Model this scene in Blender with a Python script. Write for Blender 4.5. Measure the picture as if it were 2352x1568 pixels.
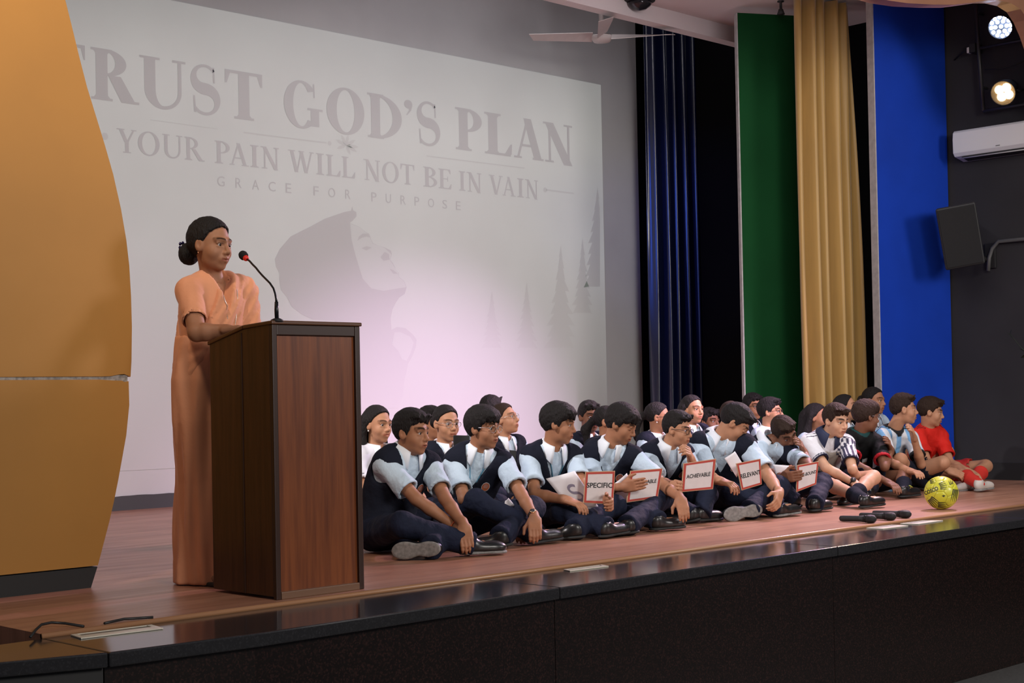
import bpy, bmesh, math, random
import numpy as np
from math import sin, cos, pi, radians, sqrt
from mathutils import Vector, Matrix

for o in list(bpy.data.objects):
    bpy.data.objects.remove(o, do_unlink=True)
SC = bpy.context.scene
COL = SC.collection
random.seed(7)
RNG = np.random.default_rng(7)

# ------------------------------------------------------------------ camera
F, IW, IH = 3444.0, 2352, 1568
YAW, PITCH, ROLL, SHIFT = radians(45.6), radians(0.8), 0.0195, 84.0
CZ = 0.79                                   # camera height above the stage floor (stage floor is z = 0)
HALL = -0.905                               # hall floor
V3 = lambda *a: np.array(a, float)
cd = V3(cos(YAW)*cos(PITCH), sin(YAW)*cos(PITCH), sin(PITCH))
cr0 = V3(sin(YAW), -cos(YAW), 0)
cu0 = np.cross(cr0, cd)
cr = cr0*cos(ROLL) - cu0*sin(ROLL)
cu = cu0*cos(ROLL) + cr0*sin(ROLL)
CP = V3(0, 0, CZ)
cam = bpy.data.cameras.new('camera')
camo = bpy.data.objects.new('camera', cam)
COL.objects.link(camo)
cam.sensor_width = 36.0
cam.lens = 36.0*F/IW
cam.shift_y = SHIFT/IW
cam.clip_end = 200
camo.matrix_world = Matrix(((cr[0], cu[0], -cd[0], CP[0]), (cr[1], cu[1], -cd[1], CP[1]), (cr[2], cu[2], -cd[2], CP[2]), (0, 0, 0, 1)))
SC.camera = camo

def ray(x, y):
    v = cr*(x-1176) + cu*(784-y+SHIFT) + cd*F
    return v/F
def onz(x, y, z=0.0):
    v = ray(x, y); return CP + v*((z-CP[2])/v[2])
def onY(x, y, Y):
    v = ray(x, y); return CP + v*(Y/v[1])
def onX(x, y, X):
    v = ray(x, y); return CP + v*(X/v[0])
def atd(x, y, depth):
    return CP + ray(x, y)*depth             # depth along the view axis
def column(px, Y, z):
    """the point at depth Y and height z that shows in pixel column px"""
    k = (px-1176)/F; a = cr-k*cd                      # (p-CP).a = 0
    return V3((-(Y*a[1]+(z-CZ)*a[2]))/a[0], Y, z)
def depth_of(p):
    return float((np.asarray(p)-CP) @ cd)
def reach(A, px, L, near=True):             # point on the pixel's ray at distance L from A
    v = ray(*px); q = A-CP
    a = v@v; b = -2*(v@q); c = q@q - L*L
    D = b*b - 4*a*c
    if D <= 0: return CP + v*(-b/(2*a))
    s = sqrt(D)
    return CP + v*(((-b-s) if near else (-b+s))/(2*a))

# ------------------------------------------------------------------ world, view
w = bpy.data.worlds.new('hall_air'); SC.world = w; w.use_nodes = True
w.node_tree.nodes['Background'].inputs[0].default_value = (0.80, 0.84, 1.0, 1)
w.node_tree.nodes['Background'].inputs[1].default_value = 0.13
SC.view_settings.view_transform = 'Standard'
SC.view_settings.look = 'None'
SC.view_settings.gamma = 1.0
SC.view_settings.use_curve_mapping = False
SC.view_settings.exposure = 0.0

def spot(name, loc, target, power, color, size=60, blend=0.5, radius=0.12):
    l = bpy.data.lights.new(name, 'SPOT'); l.energy = power; l.color = color
    l.spot_size = radians(size); l.spot_blend = blend; l.shadow_soft_size = radius
    o = bpy.data.objects.new(name, l); COL.objects.link(o)
    o.location = loc
    o.rotation_euler = (Vector(target)-Vector(loc)).to_track_quat('-Z', 'Y').to_euler()
    return o
# stage lamps: a batten behind the header, a lamp behind the left wing, lamps along the right of the proscenium and before the left wing, plus added front fills
bl_ = bpy.data.lights.new('stage_batten', 'AREA'); bl_.shape = 'RECTANGLE'; bl_.size = 6.0; bl_.size_y = 0.12; bl_.energy = 105; bl_.color = (1.0, 0.95, 0.98)
bo_ = bpy.data.objects.new('stage_batten', bl_); COL.objects.link(bo_); bo_.location = (9.0, 6.35, 4.05)
bo_.rotation_euler = Vector((0, 0.62, -0.78)).to_track_quat('-Z', 'X').to_euler()
spot('stage_lamp_left', (2.6, 7.0, 3.9), (7.4, 6.5, 0.4), 900, (1.0, 0.93, 0.95), 42, 0.8, 0.12)
spot('stage_lamp_right_wash', (10.5, 3.9, 3.3), (8.9, 9.8, -0.1), 1900, (1.0, 0.66, 1.0), 42, 1.0, 0.08)
spot('hall_front_fill', (3.0, -3.0, 3.5), (6.0, 8.0, 1.2), 1350, (1.0, 0.94, 0.87), 80, 0.6, 1.0)  # unseen fill added in the hall to brighten surfaces facing the audience
spot('hall_front_right_fill', (9.5, -2.0, 3.4), (8.5, 8.0, 1.4), 1000, (1.0, 0.92, 0.88), 80, 0.6, 1.0)  # second unseen fill, added to share the front light and lift the right side
spot('hall_lamp_wing', (1.6, 4.5, 4.5), (2.9, 6.0, 3.4), 560, (1.0, 0.84, 0.66), 80, 0.9, 0.2)
spot('curtain_lamp_blue', (4.6, 8.0, 3.6), (12.0, 9.6, 2.4), 420, (0.06, 0.16, 1.0), 20, 0.9, 0.04)

# ------------------------------------------------------------------ materials
MATS = {}
def _n(nt, t, **kw):
    n = nt.nodes.new(t)
    for k, v in kw.items(): setattr(n, k, v)
    return n
def mat(name, col, rough=0.6, var=0.0, vscale=6.0, bump=0.0, bscale=60.0, stretch=(1, 1, 1), metal=0.0, spec=0.5, coat=0.0, sheen=0.0, attr=None, col2=None, bdist=0.01):
    if name in MATS: return MATS[name]
    m = bpy.data.materials.new(name); m.use_nodes = True; nt = m.node_tree
    b = nt.nodes['Principled BSDF']
    b.inputs['Base Color'].default_value = (*col, 1)
    b.inputs['Roughness'].default_value = rough
    b.inputs['Metallic'].default_value = metal
    b.inputs['Specular IOR Level'].default_value = spec
    if coat: b.inputs['Coat Weight'].default_value = coat; b.inputs['Coat Roughness'].default_value = 0.1
    if sheen: b.inputs['Sheen Weight'].default_value = sheen
    tc = _n(nt, 'ShaderNodeTexCoord'); mp = _n(nt, 'ShaderNodeMapping')
    mp.inputs['Scale'].default_value = stretch
    nt.links.new(tc.outputs['Object'], mp.inputs['Vector'])
    src = None
    if attr:
        a = _n(nt, 'ShaderNodeAttribute'); a.attribute_name = attr
        src = a.outputs['Color']
        nt.links.new(src, b.inputs['Base Color'])
    if var or col2:
        nz = _n(nt, 'ShaderNodeTexNoise'); nz.inputs['Scale'].default_value = vscale; nz.inputs['Detail'].default_value = 5
        nt.links.new(mp.outputs['Vector'], nz.inputs['Vector'])
        mx = _n(nt, 'ShaderNodeMix', data_type='RGBA')
        c2 = col2 if col2 else tuple(c*(1-var) for c in col)
        if src is not None: nt.links.new(src, mx.inputs['A'])
        else: mx.inputs['A'].default_value = (*col, 1)
        mx.inputs['B'].default_value = (*c2, 1)
        rp = _n(nt, 'ShaderNodeMapRange'); rp.inputs['From Min'].default_value = 0.35; rp.inputs['From Max'].default_value = 0.68
        nt.links.new(nz.outputs['Fac'], rp.inputs['Value'])
        nt.links.new(rp.outputs['Result'], mx.inputs['Factor'])
        nt.links.new(mx.outputs['Result'], b.inputs['Base Color'])
    if bump:
        n2 = _n(nt, 'ShaderNodeTexNoise'); n2.inputs['Scale'].default_value = bscale; n2.inputs['Detail'].default_value = 4
        nt.links.new(mp.outputs['Vector'], n2.inputs['Vector'])
        bp = _n(nt, 'ShaderNodeBump'); bp.inputs['Strength'].default_value = bump; bp.inputs['Distance'].default_value = bdist
        nt.links.new(n2.outputs['Fac'], bp.inputs['Height'])
        nt.links.new(bp.outputs['Normal'], b.inputs['Normal'])
    MATS[name] = m
    return m
def emit(name, col, strength):
    if name in MATS: return MATS[name]
    m = bpy.data.materials.new(name); m.use_nodes = True
    b = m.node_tree.nodes['Principled BSDF']
    b.inputs['Base Color'].default_value = (*col, 1)
    b.inputs['Emission Color'].default_value = (*col, 1)
    b.inputs['Emission Strength'].default_value = strength
    MATS[name] = m
    return m

# ------------------------------------------------------------------ object helpers
def tag(o, label=None, cat=None, group=None, kind=None):
    if label: o['label'] = label
    if cat: o['category'] = cat
    if group: o['group'] = group
    if kind: o['kind'] = kind
    return o
def empty(name, loc, label=None, cat=None, group=None):
    o = bpy.data.objects.new(name, None); COL.objects.link(o)
    o.location = tuple(loc); o.empty_display_size = 0.1
    return tag(o, label, cat, group)
def link(name, me, parent=None, m=None, smooth=False):
    if m is not None:
        me.materials.clear(); me.materials.append(m)
    o = bpy.data.objects.new(name, me); COL.objects.link(o)
    if parent is not None: o.parent = parent
    if smooth:
        me.polygons.foreach_set('use_smooth', [True]*len(me.polygons))
    return o
def origin_of(parent):
    if parent is None: return V3(0, 0, 0)
    p = V3(*parent.location)
    if parent.parent is not None: p = p + origin_of(parent.parent)
    return p
def mesh_np(name, V, Q, m, parent=None, smooth=True, attr=None):
    """world-space vertices and quads -> mesh object (child coordinates are relative to the parent's origin)"""
    V = np.asarray(V, float) - origin_of(parent)
    me = bpy.data.meshes.new(name)
    n, k = len(V), len(Q)
    me.vertices.add(n); me.vertices.foreach_set('co', V.astype(np.float32).ravel())
    me.loops.add(4*k); me.loops.foreach_set('vertex_index', np.asarray(Q, np.int32).ravel())
    me.polygons.add(k); me.polygons.foreach_set('loop_start', np.arange(0, 4*k, 4, dtype=np.int32))
    me.polygons.foreach_set('loop_total', np.full(k, 4, np.int32))
    me.update(calc_edges=True)
    if attr is not None:
        a = me.color_attributes.new('print', 'FLOAT_COLOR', 'POINT')
        c = np.ones((n, 4), np.float32); c[:, :3] = attr
        a.data.foreach_set('color', c.ravel())
    return link(name, me, parent, m, smooth)
def mesh_py(name, V, Fc, m, parent=None, smooth=False):
    o0 = origin_of(parent)
    me = bpy.data.meshes.new(name)
    me.from_pydata([tuple(np.asarray(v, float)-o0) for v in V], [], [tuple(f) for f in Fc]); me.update()
    return link(name, me, parent, m, smooth)
class MB:
    """collects boxes, tubes and lathes in world space; build() links them as one mesh"""
    def __init__(s): s.V = []; s.F = []
    def add(s, V, Fc):
        k = len(s.V); s.V += [V3(*v) for v in V]; s.F += [tuple(i+k for i in f) for f in Fc]; return s
    def hexa(s, c):
        return s.add(c, [(0, 3, 2, 1), (4, 5, 6, 7), (0, 1, 5, 4), (1, 2, 6, 5), (2, 3, 7, 6), (3, 0, 4, 7)])
    def box(s, x0, x1, y0, y1, z0, z1):
        return s.hexa([(x0, y0, z0), (x1, y0, z0), (x1, y1, z0), (x0, y1, z0), (x0, y0, z1), (x1, y0, z1), (x1, y1, z1), (x0, y1, z1)])
    def obox(s, c, ax, ay, az, hx, hy, hz):
        c, ax, ay, az = [np.asarray(q, float) for q in (c, ax, ay, az)]
        P = [c+ax*hx*i+ay*hy*j+az*hz*k for k in (-1, 1) for i, j in ((-1, -1), (1, -1), (1, 1), (-1, 1))]
        return s.hexa(P)
    def tube(s, pts, r, n=10, closed=False):
        pts = [V3(*p) for p in pts]; N = len(pts)
        rr = r if hasattr(r, '__len__') else [r]*N
        V = []; Fc = []
        up = V3(0.13, 0.21, 0.97)
        for i, p in enumerate(pts):
            t = (pts[(i+1) % N]-pts[i-1]) if closed else (pts[min(i+1, N-1)]-pts[max(i-1, 0)])
            t = t/(np.linalg.norm(t)+1e-9)
            a = np.cross(t, up); a /= (np.linalg.norm(a)+1e-9); b = np.cross(t, a)
            for k in range(n):
                th = 2*pi*k/n
                V.append(p+(a*cos(th)+b*sin(th))*rr[i])
        M = N if closed else N-1
        for i in range(M):
            for k in range(n):
                j = (i+1) % N
                Fc.append((i*n+k, i*n+(k+1) % n, j*n+(k+1) % n, j*n+k))
        if not closed:
            Fc.append(tuple(range(n-1, -1, -1))); Fc.append(tuple((N-1)*n+k for k in range(n)))
        return s.add(V, Fc)
    def lathe(s, c, axis, prof, n=20):
        """prof: list of (distance along axis, radius)"""
        axis = np.asarray(axis, float); axis = axis/np.linalg.norm(axis)
        h = V3(0, 0, 1) if abs(axis[2]) < .9 else V3(1, 0, 0)
        a = np.cross(axis, h); a /= np.linalg.norm(a); b = np.cross(axis, a)
        V = []; Fc = []
        for d, r in prof:
            for k in range(n):
                th = 2*pi*k/n
                V.append(np.asarray(c)+axis*d+(a*cos(th)+b*sin(th))*max(r, 1e-5))
        for i in range(len(prof)-1):
            for k in range(n):
                Fc.append((i*n+k, i*n+(k+1) % n, (i+1)*n+(k+1) % n, (i+1)*n+k))
        Fc.append(tuple(range(n-1, -1, -1))); Fc.append(tuple((len(prof)-1)*n+k for k in range(n)))
        return s.add(V, Fc)
    def prism(s, poly, off):
        """planar polygon (list of 3-D points) extruded by the vector off"""
        n = len(poly); off = np.asarray(off, float)
        V = [V3(*p) for p in poly]+[V3(*p)+off for p in poly]
        return s.add(V, [tuple(range(n-1, -1, -1)), tuple(range(n, 2*n))]+[(i, (i+1) % n, n+(i+1) % n, n+i) for i in range(n)])
    def build(s, name, m, parent=None, smooth=False, bevel=0.0, seg=2, autos=False):
        o = mesh_py(name, s.V, s.F, m, parent, smooth)
        bm = bmesh.new(); bm.from_mesh(o.data); bmesh.ops.recalc_face_normals(bm, faces=bm.faces); bm.to_mesh(o.data); bm.free()
        if bevel:
            md = o.modifiers.new('bevel', 'BEVEL'); md.width = bevel; md.segments = seg; md.limit_method = 'ANGLE'
        if smooth and autos:
            for e in o.data.edges: pass
        return o
def box(name, m, parent, *a, bevel=0.0): return MB().box(*a).build(name, m, parent, bevel=bevel)
def text_mesh(body, size=1.0, spacing=1.0, extrude=0.0, bold=0.0):
    cu_ = bpy.data.curves.new('text', 'FONT'); cu_.body = body; cu_.size = size; cu_.space_character = spacing
    cu_.align_x = 'CENTER'; cu_.align_y = 'CENTER'; cu_.extrude = extrude; cu_.offset = bold; cu_.resolution_u = 3
    o = bpy.data.objects.new('text', cu_); COL.objects.link(o)
    dg = bpy.context.evaluated_depsgraph_get()
    me = bpy.data.meshes.new_from_object(o.evaluated_get(dg))
    bpy.data.objects.remove(o, do_unlink=True)
    V = np.array([v.co[:] for v in me.vertices]).reshape(-1, 3); Fc = [tuple(p.vertices) for p in me.polygons]
    bpy.data.meshes.remove(me)
    return V, Fc
def fit_text(body, width, height=None, spacing=1.0, bold=0.0):
    V, Fc = text_mesh(body, 1.0, spacing, 0.0, bold)
    lo, hi = V.min(0), V.max(0)
    V = V-(lo+hi)/2
    sx = width/(hi[0]-lo[0]); sy = height/(hi[1]-lo[1]) if height else sx
    V[:, 0] *= sx; V[:, 1] *= sy
    return V, Fc
DBG = None
# ------------------------------------------------------------------ the setting
FE, LIP, BW, SWX, YP = 4.92, 4.43, 10.27, 12.24, 6.0     # floor edge, lip edge, back wall, side wall, wing plane
def wood_floor_mat():
    m = bpy.data.materials.new('stage_wood'); m.use_nodes = True; nt = m.node_tree; L = nt.links.new
    b = nt.nodes['Principled BSDF']; b.inputs['Roughness'].default_value = 0.33
    tc = _n(nt, 'ShaderNodeTexCoord'); mp = _n(nt, 'ShaderNodeMapping'); mp.inputs['Scale'].default_value = (0.7, 6, 1)
    L(tc.outputs['Object'], mp.inputs['Vector'])
    nz = _n(nt, 'ShaderNodeTexNoise'); nz.inputs['Scale'].default_value = 2.2; nz.inputs['Detail'].default_value = 7; nz.inputs['Roughness'].default_value = 0.6
    L(mp.outputs['Vector'], nz.inputs['Vector'])
    br = _n(nt, 'ShaderNodeTexBrick'); br.inputs['Scale'].default_value = 1.0
    br.inputs['Brick Width'].default_value = 0.9; br.inputs['Row Height'].default_value = 0.12; br.inputs['Mortar Size'].default_value = 0.001
    br.inputs['Color1'].default_value = (0.36, 0.168, 0.105, 1); br.inputs['Color2'].default_value = (0.45, 0.225, 0.145, 1); br.inputs['Mortar'].default_value = (0.2, 0.09, 0.05, 1)
    L(tc.outputs['Object'], br.inputs['Vector'])
    mx = _n(nt, 'ShaderNodeMix', data_type='RGBA'); mx.inputs['B'].default_value = (0.21, 0.092, 0.055, 1)
    mr = _n(nt, 'ShaderNodeMapRange'); mr.inputs['From Min'].default_value = 0.45; mr.inputs['From Max'].default_value = 0.8; mr.inputs['To Max'].default_value = 0.8
    L(nz.outputs['Fac'], mr.inputs['Value']); L(mr.outputs['Result'], mx.inputs['Factor']); L(br.outputs['Color'], mx.inputs['A'])
    L(mx.outputs['Result'], b.inputs['Base Color'])
    r2 = _n(nt, 'ShaderNodeMapRange'); r2.inputs['To Min'].default_value = 0.26; r2.inputs['To Max'].default_value = 0.48
    L(nz.outputs['Fac'], r2.inputs['Value']); L(r2.outputs['Result'], b.inputs['Roughness'])
    MATS['stage_wood'] = m
    return m
def granite_mat(name, c1, c2, rough=0.12):
    m = bpy.data.materials.new(name); m.use_nodes = True; nt = m.node_tree; L = nt.links.new
    b = nt.nodes['Principled BSDF']; b.inputs['Roughness'].default_value = rough
    tc = _n(nt, 'ShaderNodeTexCoord'); v = _n(nt, 'ShaderNodeTexVoronoi'); v.inputs['Scale'].default_value = 160
    L(tc.outputs['Object'], v.inputs['Vector'])
    mx = _n(nt, 'ShaderNodeMix', data_type='RGBA'); mx.inputs['A'].default_value = (*c1, 1); mx.inputs['B'].default_value = (*c2, 1)
    mr = _n(nt, 'ShaderNodeMapRange'); mr.inputs['From Min'].default_value = 0.55; mr.inputs['From Max'].default_value = 0.95
    L(v.outputs['Color'], mr.inputs['Value']); L(mr.outputs['Result'], mx.inputs['Factor']); L(mx.outputs['Result'], b.inputs['Base Color'])
    MATS[name] = m
    return m
M_wood = wood_floor_mat()
M_lip = granite_mat('black_granite', (0.020, 0.020, 0.022), (0.030, 0.030, 0.033), 0.12)
M_face = granite_mat('brown_granite', (0.006, 0.0035, 0.003), (0.028, 0.012, 0.010), 0.3)
M_wall = mat('wall_plaster', (0.60, 0.60, 0.61), 0.85, var=0.06, vscale=2.0, bump=0.08, bscale=25)
M_dark = mat('dark_wall_paint', (0.038, 0.036, 0.040), 0.8, spec=.2, var=0.12, vscale=3, bump=0.05, bscale=40)
M_skirt = mat('dark_skirting', (0.045, 0.045, 0.05), 0.5)
M_black = mat('black_paint', (0.012, 0.012, 0.013), 0.6)
M_mask = mat('black_masking_cloth', (0.006, 0.006, 0.007), 0.95, spec=.05)
M_ceil = mat('ceiling_paint', (0.80, 0.72, 0.72), 0.85, var=0.05, vscale=2)
M_edge = mat('panel_edge_paint', (0.42, 0.40, 0.40), 0.7, var=0.2, vscale=20)

def struct(o): o['kind'] = 'structure'; return o
# stage floor with its nosing
fl = struct(MB().box(2.49, SWX, FE, BW, -0.10, 0.0).build('floor', M_wood))
ns = MB().tube([(2.49, FE, -0.008), (SWX, FE, -0.008)], 0.011, 8).build('trim_1', mat('nosing_wood', (0.40, 0.20, 0.10), 0.3), None, True); struct(ns)
struct(box('floor_side_step', M_black, None, 0.2, 2.48, FE+0.01, BW, HALL, -0.10))
struct(box('floor_hall', mat('hall_floor_grey', (0.075, 0.073, 0.070), 0.5, var=0.3, vscale=60), None, -9, 15.5, -9, 4.60, HALL-0.1, HALL))
# granite lip, in slabs
lip_root = struct(empty('trim_2', (0, 0, 0)))
lipline = [(0.9, 5.0), (1.6, 4.80), (2.17, 4.566), (2.5, 4.452), (3.05, 4.405), (4.0, LIP-.02)]
def lipY(X):
    for (a, b), (c, d) in zip(lipline, lipline[1:]):
        if X <= c: return b+(d-b)*(X-a)/(c-a)
    return LIP
xs = [0.9, 1.6, 2.17, 2.5, 3.05, 4.0, 5.6, 7.2, 8.8, 10.4, 12.0, SWX]
cut = [0.9, 2.49, 4.6, 6.7, 8.8, 10.9, SWX]
for a, b in zip(cut, cut[1:]):
    px_ = [a+.002]+[x for x in xs if a+.05 < x < b-.05]+[b-.002]
    front = [(x, lipY(x), -0.014) for x in px_]
    MB().prism(front+[(b-.002, FE-.012, -0.014), (a+.002, FE-.012, -0.014)], (0, 0, -0.05)).build('granite_slab', M_lip, lip_root, bevel=0.006)
face_root = struct(empty('wall_front', (0, 0, 0)))
for k, (a, b) in enumerate(zip(cut, cut[1:])):
    pts = [a+.0015]+[x for x in xs if a+.05 < x < b-.05]+[b-.0015]
    poly = [(x, lipY(x)+0.035, HALL) for x in pts]+[(x, lipY(x)+0.10, HALL) for x in reversed(pts)]
    MB().prism(poly, (0, 0, -0.066-HALL)).build('granite_slab', M_black if k == 0 else M_face, face_root, bevel=0.002)
# back wall, skirtings, side wall, ceiling
struct(box('wall_back', M_wall, None, 1.0, 11.97, BW, BW+0.15, 0, 5.3))
struct(box('wall_back_side', M_mask, None, 11.97, 13.0, BW+0.02, BW+0.15, 0, 5.3))
def rough_top(x0, x1, y0, y1, z1, n, amp):
    m = MB(); top = [(x0+(x1-x0)*i/n, z1+random.uniform(-amp, amp)) for i in range(n+1)]
    poly = [(x0, y0, 0.0)]+[(x, y0, z) for x, z in top]+[(x1, y0, 0.0)]
    return m.prism(poly, (0, y1-y0, 0))
struct(rough_top(1.0, 11.97, BW-0.018, BW-0.001, 0.108, 160, 0.003).build('baseboard_back', M_skirt))
struct(box('wall_right', M_dark, None, SWX, SWX+0.15, 1.0, 7.4, HALL, 5.3))
struct(box('wall_right_wing', M_mask, None, SWX, SWX+0.15, 7.4, BW, 0, 5.3))
struct(box('baseboard_right', M_black, None, SWX-0.02, SWX-0.001, FE, 6.7, 0, 0.15))
BMY, BMZ, CLZ = 8.57, 4.113, 4.26
struct(box('ceiling', M_ceil, None, 1.0, SWX, YP+.15, BMY-0.001, CLZ, CLZ+0.12))
struct(box('trim_3', M_ceil, None, 1.0, SWX, BMY, BMY+0.12, BMZ, CLZ+0.12))
struct(box('ceiling_rear', M_dark, None, 1.0, SWX, BMY+0.12, BW, 4.95, 5.05))
struct(box('wall_right_rear', M_mask, None, 12.9, 13.0, 7.4, BW, 0, 5.3))

# yellow wing with its wavy edge (left) and wavy header (top right)
M_yel = mat('yellow_wing_paint', (0.41, 0.185, 0.030), 0.55, var=0.10, vscale=1.6, bump=0.06, bscale=12)
edge_px = [(138, -60), (150, 0), (165, 60), (182, 130), (200, 200), (220, 265), (240, 330), (260, 400), (278, 480), (290, 550), (297, 610), (301, 680), (303, 750), (302, 830), (300, 865)]
edge_lo = [(300, 868), (297, 930), (290, 1000), (281, 1050), (272, 1100), (262, 1150), (251, 1198), (240, 1240), (225, 1298)]
up = [onY(x, y, YP) for x, y in edge_px]; lo = [onY(x, y, YP) for x, y in edge_lo]
ztop = 4.25
wing = empty('wing_panel', (2.3, YP, 0), 'yellow wavy-edged wing panel with a cracked horizontal seam', 'stage panel')
crack = [(0.9, up[-1][2]-.006)]+[(0.9+(up[-1][0]-.03-0.9)*t, up[-1][2]-.006+random.uniform(-.003, .003)) for t in np.linspace(.1, .9, 14)]
seam_up = [(up[-1][0], up[-1][2]), (up[-1][0]-.03, up[-1][2]+.012), (up[-1][0]-.06, up[-1][2]+.010), (up[-1][0]-.10, up[-1][2]+.003), (up[-1][0]-.14, up[-1][2]+.002), (0.9, up[-1][2]-.002)]
P = [(0.9, YP, ztop), (up[0][0]+.02, YP, ztop)]+[(p[0], YP, p[2]) for p in up]+[(x, YP, z) for x, z in seam_up[1:]]
MB().prism(P, (0, 0.12, 0)).build('upper_board', M_yel, wing)
zs = lo[0][2]
seam_lo = [(0.9, zs-.005), (lo[0][0]-.15, zs-.006), (lo[0][0]-.09, zs-.010), (lo[0][0]-.045, zs-.011), (lo[0][0]-.03, zs-.017), (lo[0][0]-.01, zs-.014)]
P = [(x, YP, z) for x, z in seam_lo]+[(p[0], YP, p[2]) for p in lo[1:]]+[(0.9, YP, lo[-1][2])]
MB().prism(P, (0, 0.12, 0)).build('lower_board', M_yel, wing)
box('seam_filler', mat('torn_plaster', (0.42, 0.38, 0.35), 0.9, var=0.5, vscale=60), wing, 0.9, lo[0][0]-.012, YP+.006, YP+.11, zs-.016, zs+.014)
b0, b1 = onY(225, 1300, YP), onY(210, 1350, YP)
MB().prism([(0.9, YP+.004, 0), (b1[0], YP+.004, 0), (b0[0], YP+.004, b0[2]-.002), (0.9, YP+.004, b0[2]-.002)], (0, 0.112, 0)).build('plinth', M_black, wing)

hp = [(1940, -14), (1960, -3), (2000, 8), (2050, 15), (2110, 18), (2160, 18), (2200, 13), (2235, 8), (2262, 8), (2290, 14), (2312, 28), (2328, 52), (2342, 84), (2356, 125), (2370, 190)]
hw = [onY(x, y, YP-.23)-V3(0, .12, 0) for x, y in hp]
hz = hw[0][2]
left = [(x, YP-.35, hz+0.16+0.10*sin(x*1.7)) for x in np.linspace(3.2, hw[0][0]-.5, 24)]
poly = left+[tuple(p) for p in hw]
poly = [(0.9, YP-.35, 5.0), (0.9, YP-.35, hz+.2)]+poly+[(SWX-.01, YP-.35, hw[-1][2]-.35), (SWX-.01, YP-.35, 5.0)]
hd = MB().prism(poly, (0, 0.12, 0)).build('wavy_header', mat('header_wood_paint', (0.42, 0.20, 0.12), 0.45, var=0.2, vscale=3), None)
tag(hd, 'orange-brown wavy header board curving across the top right', 'stage panel')

# right wings: blue panel, green panel
def wing_flat(name, label, p0, p1, z1, m, th, plinth=0.15):
    p0, p1 = np.array(p0), np.array(p1); u = (p1-p0)/np.linalg.norm(p1-p0); n = np.array([-u[1], u[0]])  # n points to the back
    r = empty(name, (*p0, 0), label, 'stage panel')
    e = 0.012
    a, b = p0+u*e, p1
    mb = MB().prism([(*a, plinth), (*b, plinth), (*b, z1), (*a, z1)], (*(n*th), 0)); mb.build('board', m, r)
    MB().prism([(*p0, 0), (*(p0+u*e), 0), (*(p0+u*e), z1), (*p0, z1)], (*(n*th), 0)).build('edge_strip', M_edge, r)
    MB().prism([(*a, 0), (*b, 0), (*b, plinth-.002), (*a, plinth-.002)], (*(n*(th-.004)), 0)).build('plinth', M_black, r)
    return r
bl = onY(2019, 700, 7.02)[:2]
wing_flat('wing_panel', 'tall royal blue wing panel beside the dark side wall', bl, (SWX-.035, 6.83), 4.24, mat('blue_wing_paint', (0.006, 0.044, 0.40), 0.75, spec=.15, var=0.12, vscale=3, bump=0.03), 0.075)
gl = onY(1701, 500, 8.09)[:2]
wing_flat('wing_panel', 'tall dark green wing panel between the blue and gold curtains', gl, gl+np.array([cos(radians(29.6)), -sin(radians(29.6))])*1.0, onY(1698, 31, 8.09)[2], mat('green_wing_paint', (0.006, 0.058, 0.016), 0.8, spec=.1, var=0.12, vscale=3), 0.05)

# curtains
def curtain(name, label, path, ztop, zbot, m, nfold, amp, rows=26, taper=None, seed=1):
    rg = np.random.default_rng(seed)
    path = [np.array(p, float) for p in path]
    ph = rg.uniform(0, 2*pi, 6)
    N = nfold*14
    V = []; Fc = []
    for r in range(rows+1):
        f = r/rows; z = ztop+(zbot-ztop)*f
        a, b = path
        c = (a+b)/2; wd = taper(f) if taper else 1.0
        for i in range(N+1):
            t = i/N
            tt = t + 0.018*sin(3*t*2*pi+ph[0]+f*1.3)
            p = c+(a-c)*(1-2*tt)*wd
            d = (b-a)/np.linalg.norm(b-a); n = np.array([-d[1], d[0]])
            k = sin(2*pi*nfold*tt+ph[1]+0.5*sin(f*3+ph[2]))+0.35*sin(2*pi*nfold*0.47*tt+ph[3]+f)+0.18*sin(2*pi*nfold*2.1*tt+ph[4]-f*2.0)
            q = p+n*amp*k*(0.75+0.35*f)
            V.append((q[0], q[1], z+(0.01*sin(i*.7) if r == rows else 0)))
    for r in range(rows):
        for i in range(N):
            j = r*(N+1)+i
            Fc.append((j, j+1, j+N+2, j+N+1))
    o = mesh_py(name, V, Fc, m, None, True)
    md = o.modifiers.new('cloth', 'SOLIDIFY'); md.thickness = 0.006
    tag(o, label, 'curtain')
    return o
M_gold = mat('gold_satin', (0.44, 0.265, 0.075), 0.5, var=0.12, vscale=5, stretch=(4, 4, .4), sheen=0.3)
M_navy = mat('navy_velvet', (0.003, 0.006, 0.040), 0.30, spec=0.9)
g0, g1 = onY(1838, 800, 7.52)[:2], onY(1975, 800, 7.36)[:2]
curtain('stage_curtain', 'gathered gold curtain hanging beside the blue panel', (g0, g1), 4.24, 0.02, M_gold, 5, 0.075, taper=lambda f: 0.90+0.14*sin(min(1, f*1.4)*pi*.62)-.03*f, seed=4)
n0, n1 = onY(1495, 700, 9.86)[:2], onY(1700, 700, 9.62)[:2]
curtain('stage_curtain', 'dark navy stage curtain beside the white back wall', (n0, n1), 4.9, 0.02, M_navy, 9, 0.06, seed=9)

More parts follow.
